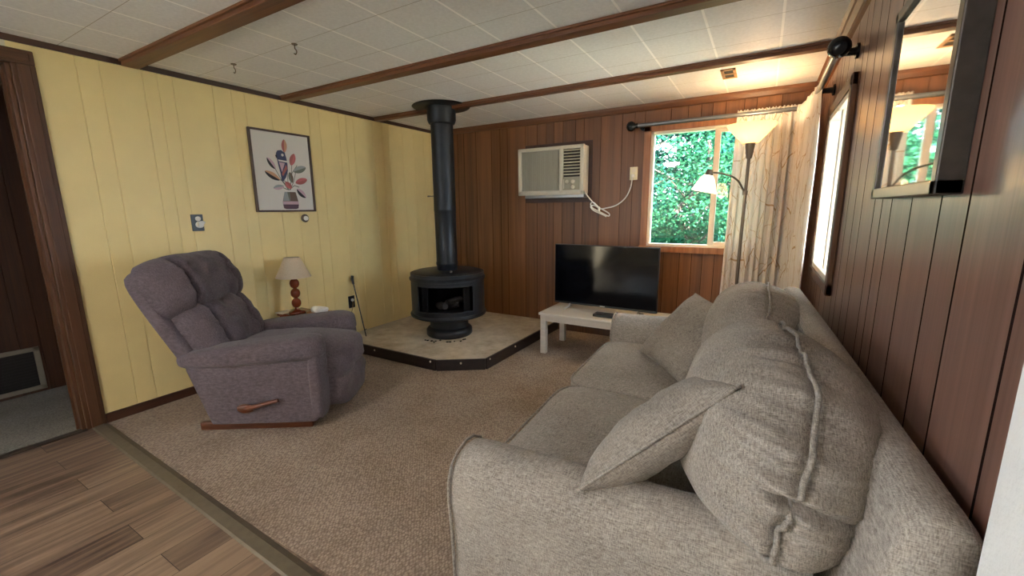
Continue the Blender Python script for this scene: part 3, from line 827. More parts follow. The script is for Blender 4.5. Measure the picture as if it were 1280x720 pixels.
# ------------------------------------------------------------------ side table, lamp, tray (same turn as the recliner)
def rloc(f, off, z): return RO + Vector((math.cos(RA)*f-math.sin(RA)*off, math.sin(RA)*f+math.cos(RA)*off, z))
st = thing('side_table', (.34, -1.962, 0), 'small reddish wooden side table tucked behind the recliner arm', 'table', world=False)
MB().box((-.315, -.115, .425), (.315, .105, .45), .006).build('tabletop', M_lampwood, st)
MB().box((-.29, -.095, .36), (.29, .085, .426), .003).build('apron', M_lampwood, st)
for a in (-.28, .28):
    for b in (-.085, .075): MB().box((a-.018, b-.018, 0), (a+.018, b+.018, .425), .004).build('leg', M_lampwood, st)
lp = Vector((.185, -2.0, .45))
tl = thing('table_lamp', lp, 'table lamp with three turned red wooden balls and a beige cone shade', 'lamp')
MB().lathe([(0, 0), (.058, 0), (.062, .006), (.058, .016), (.03, .022), (.018, .030), (.014, .045), (0, .045)], lp, 32).build('base', M_lampwood, tl, 40)
for k in range(3):
    z = .047+k*.078
    MB().lathe([(.008, 0)]+[(.029*math.sin(PI*j/12)+.006, .036-.038*math.cos(PI*j/12)) for j in range(1, 12)]+[(.008, .074)], (lp[0], lp[1], lp[2]+z), 28).build('ball', M_lampwood, tl, 180)
    if k < 2: MB().lathe([(.0, .072), (.014, .072), (.014, .080), (0, .080)], (lp[0], lp[1], lp[2]+z), 20).build('spacer_ring', M_lampwood, tl, 40)
MB().lathe([(0, .28), (.010, .28), (.012, .30), (.006, .305), (.005, .345), (0, .345)], lp, 16).build('stem', M_nickel, tl, 40)
MB().lathe([(.126, .29), (.128, .29), (.056, .445), (.054, .445), (.126, .29)], lp, 48).build('lamp_shade', M_shade, tl, 60)
MB().lathe([(0, .34), (.02, .36), (.028, .385), (.02, .41), (0, .42)], lp, 16).build('bulb', M_white, tl, 180)
tp = Vector((.40, -1.955, .45))
tray = thing('tray', tp, 'shallow wooden tray holding crumpled white tissue on the side table', 'tray', rz=.1, world=False)
M_traywood = wood('tray_wood', '#8a5a22', '#c08a40', 0, .5, 30)
MB().box((-.075, -.055, 0), (.075, .055, .006)).box((-.075, -.055, 0), (-.068, .055, .03)).box((.068, -.055, 0), (.075, .055, .03)).box((-.075, -.055, 0), (.075, -.048, .03)).box((-.075, .048, 0), (.075, .055, .03)).build('box', M_traywood, tray)
tis = thing('tissue', Vector((.40, -1.955, .458)), 'crumpled white tissue paper piled in the wooden tray', 'tissue', rz=.1, world=False)
def crum(w, p):
    return w+Vector((ns(w, 20, 3), ns(w, 20, 8), ns(w, 20, 5)))*.022
MB().soft((0, 0, .030), (.058, .040, .028), 3, 16, warp=crum).build('sheet', M_white, tis, 30)
pp = thing('paper', Vector((.53, -1.96, .45)), 'small stack of white papers lying next to the wooden tray', 'paper', rz=.1, world=False)
MB().box((-.05, -.06, 0), (.06, .06, .006)).box((-.045, -.055, .006), (.055, .065, .012), M=Matrix.Rotation(.12, 4, 'Z')).build('sheet', M_white, pp)
pb = thing('booklet', Vector((.085, -2.04, .45)), 'thin pale booklet lying on the side table left of the lamp', 'booklet', rz=.1, world=False)
MB().box((-.045, -.055, 0), (.04, .05, .008), .002).build('cover', M_vinyl, pb)

# ------------------------------------------------------------------ hearth and stove
HZ = .085
hp = [(0.016, -.016), (0.016, -1.535), (1.205, -1.535), (1.525, -1.325), (1.545, -.016)]
hb = thing('hearth', (.75, -.8, 0), 'raised stone hearth pad with dark trim and a clipped front corner', 'hearth')
MB().prism(hp, 2, 0.002, HZ).build('slab', M_hearth, hb)
def trim(a, b):
    a = Vector((*a, 0)); b = Vector((*b, 0)); d_ = (b-a); n_ = Vector((d_.y, -d_.x, 0)).normalized(); t = .018
    q = [a, b, b+n_*t, a+n_*t]
    MB().prism([(p.x, p.y) for p in q], 2, 0, HZ+.004, .002).build('trim_board', M_hearthdark, hb)
trim(hp[1], hp[2]); trim(hp[2], hp[3]); trim(hp[3], hp[4])
M_nail = plain('chip_white', '#d8cdb8', .6)
for a, b, t, z in ((1, 2, .43, .06), (2, 3, .5, .06), (3, 4, .33, .065), (3, 4, .03, .075), (1, 2, .96, .07)):
    p = Vector((*hp[a], 0)).lerp(Vector((*hp[b], 0)), t); d_ = (Vector((*hp[b], 0))-Vector((*hp[a], 0))).normalized(); n_ = Vector((d_.y, -d_.x, 0))
    p = p+n_*.0185; p.z = z
    MB().soft(p, (.008, .006, .008), 2.5, 3).build('chip', M_nail, hb)
SC = Vector((.835, -.905, HZ))
stv = thing('wood_stove', SC, 'round black pedestal wood stove with open firebox and tall flue pipe', 'stove')
cx, cy = SC.x, SC.y
def zl(z): return z-HZ
MB().lathe([(0, 0), (.205, 0), (.215, .012), (.215, .055), (.200, .075), (.178, .083), (.178, .20), (.20, .215), (0, .215)], SC, 48).build('pedestal', M_black, stv, 40)
# drum with a wide opening facing the room (towards the camera)
fa = math.radians(-56)
half = math.radians(46)
R_ = .338
z0, z1, zo0, zo1 = .215, .60, .275, .505
dr = MB()
dr.lathe([(R_, z0), (R_, z1), (R_-.012, z1), (R_-.012, z0), (R_, z0)], SC, 40, a0=fa+half, a1=fa+2*PI-half)
dr.lathe([(R_, zo1), (R_, z1), (R_-.012, z1), (R_-.012, zo1), (R_, zo1)], SC, 24, a0=fa-half, a1=fa+half)
dr.lathe([(R_, z0), (R_, zo0), (R_-.012, zo0), (R_-.012, z0), (R_, z0)], SC, 24, a0=fa-half, a1=fa+half)
dr.build('drum', M_black, stv, 40)
MB().lathe([(0, .245), (R_-.014, .245)], SC, 40).lathe([(0, .59), (R_-.014, .59)], SC, 40).lathe([(.27, .245), (.27, .59)], SC, 40, a0=fa+half*.75, a1=fa+2*PI-half*.75).build('firebox_lining', M_soot, stv, 40)
MB().lathe([(R_-.01, .195), (R_+.012, .205), (R_+.016, .22), (R_+.008, .235), (R_-.01, .235), (R_-.01, .195)], SC, 56).lathe([(.19, .19), (R_-.005, .20)], SC, 48).build('lower_ring', M_black, stv, 40)
MB().lathe([(R_-.01, .535), (R_+.010, .54), (R_+.012, .555), (R_, .57), (R_-.02, .60), (R_-.04, .612), (.10, .62), (0, .62)], SC, 56).build('top_plate', M_black, stv, 40)
ge = MB()
for s_ in (-1, 1):
    a = fa+s_*half; ge.tube([(cx+R_*math.cos(a), cy+R_*math.sin(a), SC.z+zo0), (cx+R_*math.cos(a), cy+R_*math.sin(a), SC.z+zo1)], .006, 8)
for zz in (zo0, zo1):
    ge.tube([(cx+R_*math.cos(fa+half*k/12), cy+R_*math.sin(fa+half*k/12), SC.z+zz) for k in range(-12, 13)], .006, 8)
ge.build('opening_rim', M_black, stv, 60)
for s_ in (-1, 1):
    scn = MB()
    def mesh_fold(u, v, s_=s_):
        a = fa+s_*half*(.98-.30*u); r2 = R_-.03-.018*(.5+.5*math.sin(u*2*PI*4))
        return (cx+r2*math.cos(a), cy+r2*math.sin(a), SC.z+zo0+(zo1-zo0)*v)
    scn.grid(mesh_fold, 40, 2).build('spark_screen', M_soot, stv, 60)
for k, (a, r2, z, ln, an) in enumerate(((.3, .05, .285, .19, .4), (-.6, .10, .29, .17, -.5), (.8, .08, .325, .16, 1.2))):
    c = Vector((cx+r2*math.cos(fa+a), cy+r2*math.sin(fa+a), SC.z+z)); d_ = Vector((math.cos(an), math.sin(an), .12))
    tag(MB().tube([c-d_*ln/2, c-d_*ln/4, c+d_*ln/4, c+d_*ln/2], [.03, .036, .034, .028], 10).build('log', M_ash, None, 50, c), ('charred grey log lying across the stove firebox floor', 'charred log at the left inside the stove firebox', 'charred log lying on top of the others in the stove')[k], 'log', 'logs in the stove')
# pipe
MB().lathe([(.096, .60), (.096, .66), (.100, .665), (.100, .69), (.096, .695), (.096, 1.15), (.0985, 1.155), (.0985, 1.17), (.098, 1.175), (.098, 1.62), (.0975, 1.96)], SC, 40).build('flue_pipe', M_pipe, stv, 40)
MB().lathe([(.098, 1.895), (.112, 1.90), (.118, 1.915), (.124, 1.93), (.124, 2.04), (.098, 2.04)], SC, 40).build('flue_collar', M_pipe, stv, 40)
MB().lathe([(.10, 2.036), (.245, 2.036), (.25, 2.040), (.245, 2.0445), (.10, 2.0445), (.10, 2.036)], SC, 48).build('ceiling_flange', M_pipe, stv, 40)
dm = MB(); zz = SC.z+1.285; ad = math.atan2(-.34, -.94)
dm.tube([(cx+.09*math.cos(ad), cy+.09*math.sin(ad), zz), (cx+.15*math.cos(ad), cy+.15*math.sin(ad), zz)], .004, 8)
dm.lathe([(0, -.006), (.008, -.006), (.011, 0), (.008, .006), (0, .006)], (cx+.152*math.cos(ad), cy+.152*math.sin(ad), zz), 12)
dm.build('damper_handle', M_nickel, stv, 60)
MB().tube([(cx+.15, cy-.13, SC.z+.625), (cx+.17, cy-.15, SC.z+.628), (cx+.165, cy-.165, SC.z+.626)], .008, 8).build('draft_knob', M_metal, stv, 60)
rng = random.Random(3)
for k in range(12):
    a = fa+rng.uniform(-.8, .9); r2 = rng.uniform(.235, .30)
    c = Vector((cx+r2*math.cos(a), cy+r2*math.sin(a), HZ+.004)); s_ = rng.uniform(.006, .014)
    tag(MB().soft((0, 0, 0), (s_, s_*.7, .005), 2.6, 2, Matrix.Rotation(a*3, 4, 'Z'), warp=lambda w, p: w*(1+.3*ns(p, 3, s_*100))).build('charcoal_crumb', M_soot, None, 40), 'black charcoal crumb on the hearth in front of the stove foot', 'charcoal', 'charcoal crumbs on the hearth').location = c
# poker leaning on the yellow wall
pk = thing('fire_poker', (.2, -1.35, HZ), 'thin black iron fire poker leaning on the yellow wall over the hearth', 'poker')
a = Vector((.2, -1.36, HZ)); b = Vector((.024, -1.33, .645))
MB().tube([a, a.lerp(b, .5), a.lerp(b, .9)], [.005, .005, .006], 8).tube([a.lerp(b, .10), a.lerp(b, .13)+Vector((.03, 0, .0))], [.005, .003], 6).build('shaft', M_blackplastic, pk, 60)
MB().tube([a.lerp(b, .86), a.lerp(b, .95), b+Vector((.012, 0, 0))], [.010, .014, .013], 10).build('handle', M_blackplastic, pk, 60)

# ------------------------------------------------------------------ fittings on the yellow wall
def plate(y, z, w, h, mat, name, label, cat):
    o = thing(name, (0, y, z), label, cat)
    MB().box((0, y-w/2, z-h/2), (.006, y+w/2, z+h/2), .002).build('cover_plate', mat, o)
    return o
sw = plate(-2.53, 1.178, .072, .112, M_blackplastic, 'light_switch', 'small dark switch plate with ornate white figure on the yellow wall', 'switch')
MB().soft((.009, -2.526, 1.205), (.004, .017, .016), 2.2, 6).soft((.009, -2.52, 1.165), (.004, .026, .022), 2.2, 6).soft((.009, -2.505, 1.178), (.004, .02, .012), 2.2, 6).build('white_figure', M_white, sw, 180)
MB().box((.006, -2.535, 1.155), (.016, -2.528, 1.185), .002).build('toggle', M_ivory, sw)
ou = plate(-1.335, .392, .07, .115, M_blackplastic, 'wall_outlet', 'black outlet plate with white plug low on the yellow wall', 'outlet')
for dz in (-.022, .022): MB().soft((.008, -1.335, .392+dz), (.003, .014, .015), 3, 5).build('socket', M_framedark, ou, 60)
pc = thing('power_cord', (.006, -1.335, .41), 'thin brown cord plugged in the black outlet, dropping behind the recliner', 'cord')
MB().soft((.018, -1.335, .412), (.012, .014, .014), 2.6, 6).build('plug', M_white, pc, 180)
pts = []
for k in range(25):
    t = k/24; pts.append((.02+.05*t, -1.335+.03*math.sin(t*PI*.8)-.40*t**1.5, .40-.385*t))
MB().tube(pts, .003, 6).build('cable', M_cord_brown, pc, 180)
dial = thing('wall_dial', (0, -1.745, 1.19), 'small round dark dial with white centre under the bird picture', 'dial')
DM = Matrix.Translation((0, -1.735, 1.19)) @ Matrix.Rotation(PI/2, 4, 'Y')
MB().lathe([(0, 0), (.032, 0), (.034, .010), (.028, .016), (0, .016)], (0, 0, 0), 28, DM).build('ring', M_nickel, dial, 40)
MB().lathe([(0, .014), (.019, .014), (.018, .028), (0, .030)], (0, 0, 0), 24, DM).build('knob', M_white, dial, 40)

# framed bird print
y0, y1, zb, zt = -2.13, -1.635, 1.245, 1.862
pic = thing('framed_print', (0, (y0+y1)/2, zb), 'dark framed print of a blue bird on leafy stems in a vase', 'picture')
fw, fd = .014, .028
f = MB()
f.box((0.004, y0, zb), (fd, y0+fw, zt), .002).box((0.004, y1-fw, zb), (fd, y1, zt), .002).box((0.004, y0+fw, zb), (fd, y1-fw, zb+fw), .002).box((0.004, y0+fw, zt-fw), (fd, y1-fw, zt), .002)
f.build('frame', M_frame, pic)
PCOL = ['#dcd8d0', '#3d4260', '#a8605c', '#6f7468', '#c99a78', '#5b4250', '#c7a9b4', '#6e5a4c', '#c06a6a', '#2e2a30', '#9aa0a0']
PM = [plain('print_ink_%d' % k, c, .7) for k, c in enumerate(PCOL)]
pr = MB(); pr.mi = 0
pr.box((.006, y0+fw, zb+fw), (.012, y1-fw, zt-fw))
pw, ph = y1-y0, zt-zb
lay = [0]
def PP(u, v, e): return (.0122+e, y0+pw*u, zb+ph*(1-v))
def shape(pts, mi, e=None):
    lay[0] += 1; e = lay[0]*.00006
    pr.mi = mi; pr.pydata([PP(u, v, e) for u, v in pts], [tuple(range(len(pts)))])
def ell(u, v, a, b, rot, mi, half=None):
    pts = []
    for k in range(20):
        th = 2*PI*k/20
        if half == 1: th = PI*k/19
        if half == 2: th = PI+PI*k/19
        x = a*math.cos(th); y = b*math.sin(th)*(1-.25*math.cos(th)**2)
        pts.append((u+(x*math.cos(rot)-y*math.sin(rot)), v+(x*math.sin(rot)+y*math.cos(rot))*pw/ph))
    shape(pts, mi)
def stem(pts, mi=3, w=.005):
    for (a, b), (c, d_) in zip(pts, pts[1:]):
        l = math.hypot(c-a, d_-b); nx, ny = -(d_-b)/l*w, (c-a)/l*w
        shape([(a-nx, b-ny), (c-nx, d_-ny), (c+nx, d_+ny), (a+nx, b+ny)], mi)
for s_ in ([(.55, .72), (.52, .62), (.45, .58)], [(.55, .72), (.56, .5), (.55, .22)], [(.58, .72), (.62, .55), (.66, .34)], [(.58, .72), (.66, .6), (.72, .45)], [(.56, .72), (.66, .66), (.74, .68)], [(.56, .72), (.48, .62), (.33, .55)], [(.55, .72), (.45, .6), (.35, .44)], [(.55, .72), (.45, .69), (.38, .68)], [(.57, .72), (.64, .5), (.74, .4)]): stem(s_)
for u, v, a, b, r, m1, m2 in ((.31, .40, .10, .042, .95, 9, 6), (.31, .55, .13, .05, .5, 9, 4), (.39, .69, .09, .04, -.2, 6, 10), (.67, .33, .10, .05, -1.2, 8, 2), (.78, .45, .12, .055, -.35, 3, 10), (.79, .60, .11, .05, -.3, 2, 8), (.77, .76, .10, .05, .75, 9, 6), (.61, .56, .085, .04, 1.4, 3, 7), (.555, .66, .07, .045, .8, 8, 2), (.55, .17, .10, .045, -1.5, 4, 2)):
    ell(u, v, a, b, r, m1, 1); ell(u, v, a, b, r, m2, 2)
# bird
shape([(.40, .27), (.43, .235), (.49, .225), (.54, .25), (.565, .31), (.575, .40), (.57, .48), (.53, .56), (.47, .62), (.45, .60), (.44, .50), (.42, .42), (.41, .34)], 1)
shape([(.385, .30), (.41, .275), (.42, .32), (.40, .33)], 9)
shape([(.425, .345), (.57, .355), (.57, .375), (.43, .365)], 0)
shape([(.435, .375), (.53, .385), (.47, .50)], 6); shape([(.55, .40), (.565, .45), (.48, .55), (.465, .52)], 2)
ell(.505, .285, .022, .022, 0, 0)
# vase
shape([(.475, .745), (.665, .745), (.70, .87), (.70, .90), (.43, .90), (.43, .87)], 7)
shape([(.475, .745), (.565, .745), (.56, .86), (.44, .86)], 10); shape([(.52, .745), (.565, .745), (.555, .86), (.545, .86)], 3)
shape([(.432, .865), (.70, .865), (.702, .905), (.432, .905)], 6); shape([(.43, .905), (.702, .905), (.69, .955), (.65, .965), (.48, .965), (.44, .955)], 5)
pr.build('print', PM, pic)

# ------------------------------------------------------------------ air conditioner on the back wall
ac = thing('air_conditioner', (1.5, 0, 1.34), 'beige through wall air conditioner set in the brown paneling', 'air conditioner')
X0, X1, Z0, Z1, D0 = 1.165, 1.86, 1.383, 1.828, -.135
MB().box((X0-.01+.02, -.006, Z0-.075), (X1+.035, 0, Z1+.05), .002).build('mounting_board', wood('ac_surround', '#2b1a14', '#4a2c20', 0, .5, 30), ac)
MB().box((X0, D0+.028, Z0), (X1, 0, Z1), .01).build('case', M_beige, ac, 30)
xs = 1.70-.07
fc = MB()
fc.box((X0-.004, D0, Z0-.004), (X0+.038, D0+.03, Z1+.004), .008).box((X0-.004, D0, Z1-.03), (X1+.002, D0+.03, Z1+.004), .008).box((X0-.004, D0, Z0-.004), (X1+.002, D0+.03, Z0+.04), .008).box((xs-.018, D0, Z0), (xs+.02, D0+.03, Z1), .006).box((X1-.04, D0, Z0-.004), (X1+.002, D0+.03, Z1+.004), .008)
fc.build('front_bezel', M_beige, ac, 30)
g = MB(); g.box((X0+.034, D0+.012, Z0+.038), (xs-.016, D0+.026, Z1-.028))
n = 40
for k in range(n):
    z = Z0+.044+(Z1-Z0-.078)*k/(n-1); g.box((X0+.036, D0+.005, z-.0022), (xs-.018, D0+.014, z+.0022))
for k in range(9):
    x = X0+.06+(xs-X0-.10)*k/8; g.box((x-.0025, D0+.004, Z0+.04), (x+.0025, D0+.013, Z1-.03))
g.build('intake_grille', M_acgrille, ac)
MB().box((xs+.018, D0+.02, Z0+.16), (X1-.038, D0+.028, Z1-.028)).build('outlet_recess', M_acdark, ac)
for k in range(9):
    z = Z0+.185+(Z1-Z0-.225)*k/8
    MB().prism([(D0+.003, z-.005), (D0+.006, z-.009), (D0+.022, z+.001), (D0+.019, z+.005)], 0, xs+.022, X1-.042).build('louver', M_beige, ac)
MB().box((xs+.018, D0+.006, Z0+.04), (X1-.038, D0+.02, Z0+.16), .002).build('control_panel', M_acgrille, ac)
for dx, dz in ((.065, .115), (.125, .115), (.125, .065)):
    c = (xs+dx, D0+.006, Z0+dz)
    MB().lathe([(0, 0), (.019, 0), (.018, .012), (.012, .018), (0, .018)], (0, 0, 0), 24, Matrix.Translation(c) @ Matrix.Rotation(PI/2, 4, 'X')).build('knob', M_beige, ac, 40)
MB().box((xs+.024, D0+.002, Z0+.05), (xs+.034, D0+.008, Z0+.14), .002).build('slide_switch', M_beige, ac)
MB().box((X0+.06, D0+.03, Z0-.032), (X1-.005, -.004, Z0-.001), .003).build('drip_tray', M_metal, ac)
# upright lettering on the case side: too worn to read, only its strokes
ml = MB()
for k in range(7):
    z = Z0+.27-k*.021; ml.box((X1, D0+.07, z), (X1+.0008, D0+.085, z+.003)).box((X1, D0+.07+(k % 3)*.004, z), (X1+.0008, D0+.074+(k % 3)*.004, z+.014))
ml.build('side_badge', M_acgrille, ac)
wo = thing('wall_outlet', (2.285, 0, 1.55), 'ivory outlet on the brown paneling between air conditioner and window', 'outlet')
MB().box((2.253, -.008, 1.495), (2.323, 0, 1.61), .003).build('cover_plate', M_ivory, wo)
for dz in (-.022, .022): MB().box((2.272, -.010, 1.5525+dz-.014), (2.304, -.007, 1.5525+dz+.014), .003).build('socket', M_vinyl, wo)
wc = thing('power_cord', (1.87, -.04, 1.42), 'white power cord with a tied loop from the air conditioner', 'cord')
MB().soft((2.288, -.024, 1.53), (.014, .018, .018), 3, 6).build('plug', M_cord_white, wc, 180)
def cat(pts, n=8):
    out = []; P = [Vector(p) for p in pts]; P = [P[0]*2-P[1]]+P+[P[-1]*2-P[-2]]
    for i in range(1, len(P)-2):
        for k in range(n):
            t = k/n; a, b, c, d_ = P[i-1:i+3]
            out.append(.5*((2*b)+(c-a)*t+(2*a-5*b+4*c-d_)*t*t+(3*b-a-3*c+d_)*t**3))
    out.append(P[-2]); return out
c1 = cat([(1.862, -.10, 1.41), (1.89, -.09, 1.36), (1.93, -.05, 1.30), (1.985, -.03, 1.245), (2.06, -.03, 1.25), (2.15, -.03, 1.275), (2.23, -.03, 1.34), (2.272, -.03, 1.43), (2.285, -.032, 1.52)])
c2 = cat([(1.985, -.035, 1.25), (1.93, -.035, 1.30), (1.90, -.035, 1.29), (1.92, -.035, 1.25), (2.0, -.035, 1.21), (2.075, -.035, 1.175), (2.08, -.035, 1.20), (2.0, -.04, 1.245), (1.93, -.04, 1.275), (1.905, -.045, 1.26), (1.94, -.045, 1.225), (2.02, -.045, 1.19), (2.06, -.045, 1.17)])
MB().tube(c1, .006, 8).tube(c2, .006, 8).build('cable', M_cord_white, wc, 180)
MB().soft((1.985, -.04, 1.24), (.010, .014, .022), 3, 6).build('tie', M_cord_white, wc, 180)

# ------------------------------------------------------------------ tv and its table
tb = thing('tv_table', (2.2, -.55, 0), 'low whitewashed wooden table under the television', 'table')
TX0, TX1, TY0, TY1, TZ = 1.722, 2.74, -.785, -.30, .368
MB().box((TX0, TY0, TZ-.022), (TX1, TY1, TZ), .005).build('tabletop', M_tabletop, tb)
MB().box((TX0+.02, TY0+.02, TZ-.075), (TX1-.02, TY0+.038, TZ-.02)).box((TX0+.02, TY1-.038, TZ-.075), (TX1-.02, TY1-.02, TZ-.02)).box((TX0+.02, TY0+.03, TZ-.075), (TX0+.038, TY1-.03, TZ-.02)).box((TX1-.038, TY0+.03, TZ-.075), (TX1-.02, TY1-.03, TZ-.02)).build('apron', M_tabletop, tb)
for x in (TX0+.012, TX1-.062):
    for y in (TY0+.012, TY1-.062): MB().box((x, y, 0), (x+.05, y+.05, TZ-.02), .004).build('leg', M_tabletop, tb)
tv = thing('television', (2.205, -.515, TZ), 'black flat screen television, switched off, on the low white table', 'television', rz=-.035, world=False)
tw, thh, tz0 = .455, .53, .042
MB().box((-tw, -.012, tz0), (tw, .012, tz0+thh), .004).box((-tw*.6, .01, tz0+.04), (tw*.6, .045, tz0+.33), .012).build('case', M_blackplastic, tv)
MB().box((-tw+.007, -.0135, tz0+.018), (tw-.007, -.011, tz0+thh-.007)).build('screen', M_screen, tv)
MB().box((-.022, -.0135, tz0+.005), (.022, -.0115, tz0+.012)).build('badge', M_metal, tv)
for s_ in (-1, 1):
    MB().tube([(s_*.30, .0, tz0+.006), (s_*.31, -.03, .02), (s_*.325, -.09, .006)], [.008, .008, .006], 8).tube([(s_*.30, .0, tz0+.006), (s_*.31, .03, .02), (s_*.325, .08, .006)], [.008, .008, .006], 8).build('foot', M_metal, tv, 60)
sb = thing('media_box', (2.2, -.66, TZ), 'small flat black media box under the television screen', 'media box')
MB().box((2.18, -.70, TZ), (2.42, -.60, TZ+.022), .004).build('case', M_blackplastic, sb)

# ------------------------------------------------------------------ floor lamp
LX, LY = 3.195, -.42
fl = thing('floor_lamp', (LX, LY, 0), 'pewter torchiere floor lamp with lit glass bowl and a side reading arm', 'lamp')
MB().lathe([(0, 0), (.13, 0), (.13, .012), (.03, .03), (.012, .04), (0, .04)], (LX, LY, 0), 36).build('base', M_nickel, fl, 40)
MB().tube([(LX, LY, .03), (LX+.006, LY, 1.0), (LX+.012, LY, 1.62)], .011, 12).build('pole', M_nickel, fl, 60)
TX_ = LX+.012
MB().lathe([(.011, 1.58), (.018, 1.585), (.03, 1.66), (.032, 1.685), (.045, 1.69), (0, 1.69)], (TX_, LY, 0), 24).build('socket_cup', M_nickel, fl, 40)
MB().lathe([(.05, 1.685), (.152, 1.80), (.155, 1.812), (.148, 1.804), (.046, 1.69), (.0, 1.692)], (TX_, LY, 0), 48).build('glass_bowl', M_torch, fl, 60)
MB().lathe([(0, 1.70), (.022, 1.71), (.03, 1.735), (.02, 1.757), (0, 1.762)], (TX_, LY, 0), 16).build('bulb', M_bulb, fl, 180)
ax = LX+.007
arm_p = cat([(ax, LY-.005, 1.34), (ax-.02, LY-.02, 1.38), (ax-.05, LY-.05, 1.43), (ax-.10, LY-.08, 1.465), (ax-.17, LY-.11, 1.485), (ax-.225, LY-.13, 1.49)])
MB().tube(arm_p, .007, 8).lathe([(0, 1.325), (.017, 1.33), (.017, 1.36), (0, 1.365)], (ax, LY, 0), 16).build('reading_arm', M_nickel, fl, 60)
RX, RY = ax-.235, LY-.135
TM = Matrix.Translation((RX, RY, 1.47)) @ Matrix.Rotation(math.radians(12), 4, 'Y')
MB().lathe([(0, .045), (.02, .042), (.026, .02), (.03, 0.0), (0, 0)], (0, 0, 0), 20, TM).build('reading_socket', M_nickel, fl, 40)
MB().lathe([(.028, .004), (.045, -.02), (.068, -.07), (.085, -.115), (.082, -.115), (.064, -.07), (.04, -.02), (.02, 0)], (0, 0, 0), 36, TM).build('reading_shade', M_read, fl, 60)
MB().soft((0, 0, -.055), (.026, .026, .036), 2.1, 6, TM).build('bulb', M_bulb, fl, 180)

# ------------------------------------------------------------------ curtains and rods
def rod(p, q, name, label, ends, brackets):
    o = thing(name, p, label, 'curtain rod')
    p = Vector(p); q = Vector(q)
    MB().tube([p, q], .0165, 14).build('rod', M_rod, o, 60)
    for e in ends:
        d_ = (Vector(e)-(p+q)/2).normalized(); R = d_.to_track_quat('Z', 'Y').to_matrix().to_4x4()
        MB().lathe([(0, -.03), (.018, -.03), (.022, -.02), (.017, -.012), (.024, -.004), (.036, .008), (.044, .028), (.038, .052), (.02, .066), (0, .07)], (0, 0, 0), 24, Matrix.Translation(e) @ R).build('finial', M_finial, o, 180)
    for c, wdir in brackets:
        c = Vector(c); wv = Vector(wdir)
        MB().tube([c, c+wv*.35, c+wv*.8, c+wv], [.02, .015, .017, .028], 12).tube([c+wv*.86, c+wv], .032, 16).build('bracket', M_finial, o, 60)
RZB = 1.945; RYB = -.085
rod((2.31, RYB, RZB), (3.50, RYB, RZB), 'curtain_rod', 'grey metal curtain rod over the far window', [(2.30, RYB, RZB)], [((2.36, RYB, RZB), (0, .085, 0))])
RXR = W-.08; RZR = 1.915
rod((RXR, -1.50, RZR), (RXR, -.66, RZR), 'curtain_rod', 'grey metal curtain rod over the right window, ball end towards camera', [(RXR, -1.515, RZR)], [((RXR, -1.45, RZR), (.08, 0, 0)), ((RXR, -.72, RZR), (.08, 0, 0))])
def curtain(path, z0, z1, folds, amp, name, label, seed, uoff=0, spread=0):
    """path: list of (x, y); cloth hung from a rod pocket with soft folds"""
    P = [Vector((a, b, 0)) for a, b in path]
    seg = [(P[i+1]-P[i]).length for i in range(len(P)-1)]; tot = sum(seg)
    def at(s_):
        s_ *= tot
        for i, l in enumerate(seg):
            if s_ <= l or i == len(seg)-1:
                d_ = (P[i+1]-P[i]).normalized(); return P[i]+d_*s_, d_
            s_ -= l
    nu, nv = folds*14, 46
    bm = bmesh.new(); uv = bm.loops.layers.uv.new('UVMap'); V = []; UV = []
    arc = [0]
    for i in range(nu+1):
        s_ = i/nu; p, d_ = at(s_); n_ = Vector((d_.y, -d_.x, 0))
        col = []
        for j in range(nv+1):
            t = j/nv; z = z1+(z0-z1)*t
            a = amp*(.55+.45*min(1, t*4))*(1+.35*ns((s_*3, t*1.5, 0), 2, seed))
            ph = folds*2*PI*s_+1.4*ns((s_*4, t*.8, 0), 1.3, seed+2)
            off = a*math.sin(ph)+.25*a*math.sin(2.3*ph+1)
            head = 0
            if t < .06: off *= .6
            zz = z+(.005*math.sin(ph*2.1+seed) if j == 0 else 0)
            q = p+n_*off+d_*(.35*a*math.cos(ph))
            q = q+d_*(spread*(s_-1)*t)
            col.append(bm.verts.new((q.x, q.y, zz)))
        V.append(col)
    k = tot*1.9
    for i in range(nu):
        for j in range(nv):
            f_ = bm.faces.new((V[i][j], V[i+1][j], V[i+1][j+1], V[i][j+1]))
            for lp_, (a, b) in zip(f_.loops, ((i, j), (i+1, j), (i+1, j+1), (i, j+1))):
                lp_[uv].uv = (uoff+k*a/nu, (z1-z0)*b/nv)
    me = bpy.data.meshes.new(name); bm.to_mesh(me); bm.free(); me.materials.append(M_curtain)
    for p in me.polygons: p.use_smooth = True
    o = bpy.data.objects.new(name, me); COL.objects.link(o)
    md = o.modifiers.new('thickness', 'SOLIDIFY'); md.thickness = .002
    tag(o, label, 'curtain'); return o
curtain([(3.088, RYB), (3.48, RYB)], .18, RZB+.03, 8, .018, 'curtain', 'cream curtain with tan branch print beside the far window', 1, spread=.03)
curtain([(3.475, -.14), (3.51, -.30), (RXR+.005, -.86)], .18, RZR+.035, 3, .012, 'curtain', 'cream curtain with tan branch print on the right window rod', 5, .4)

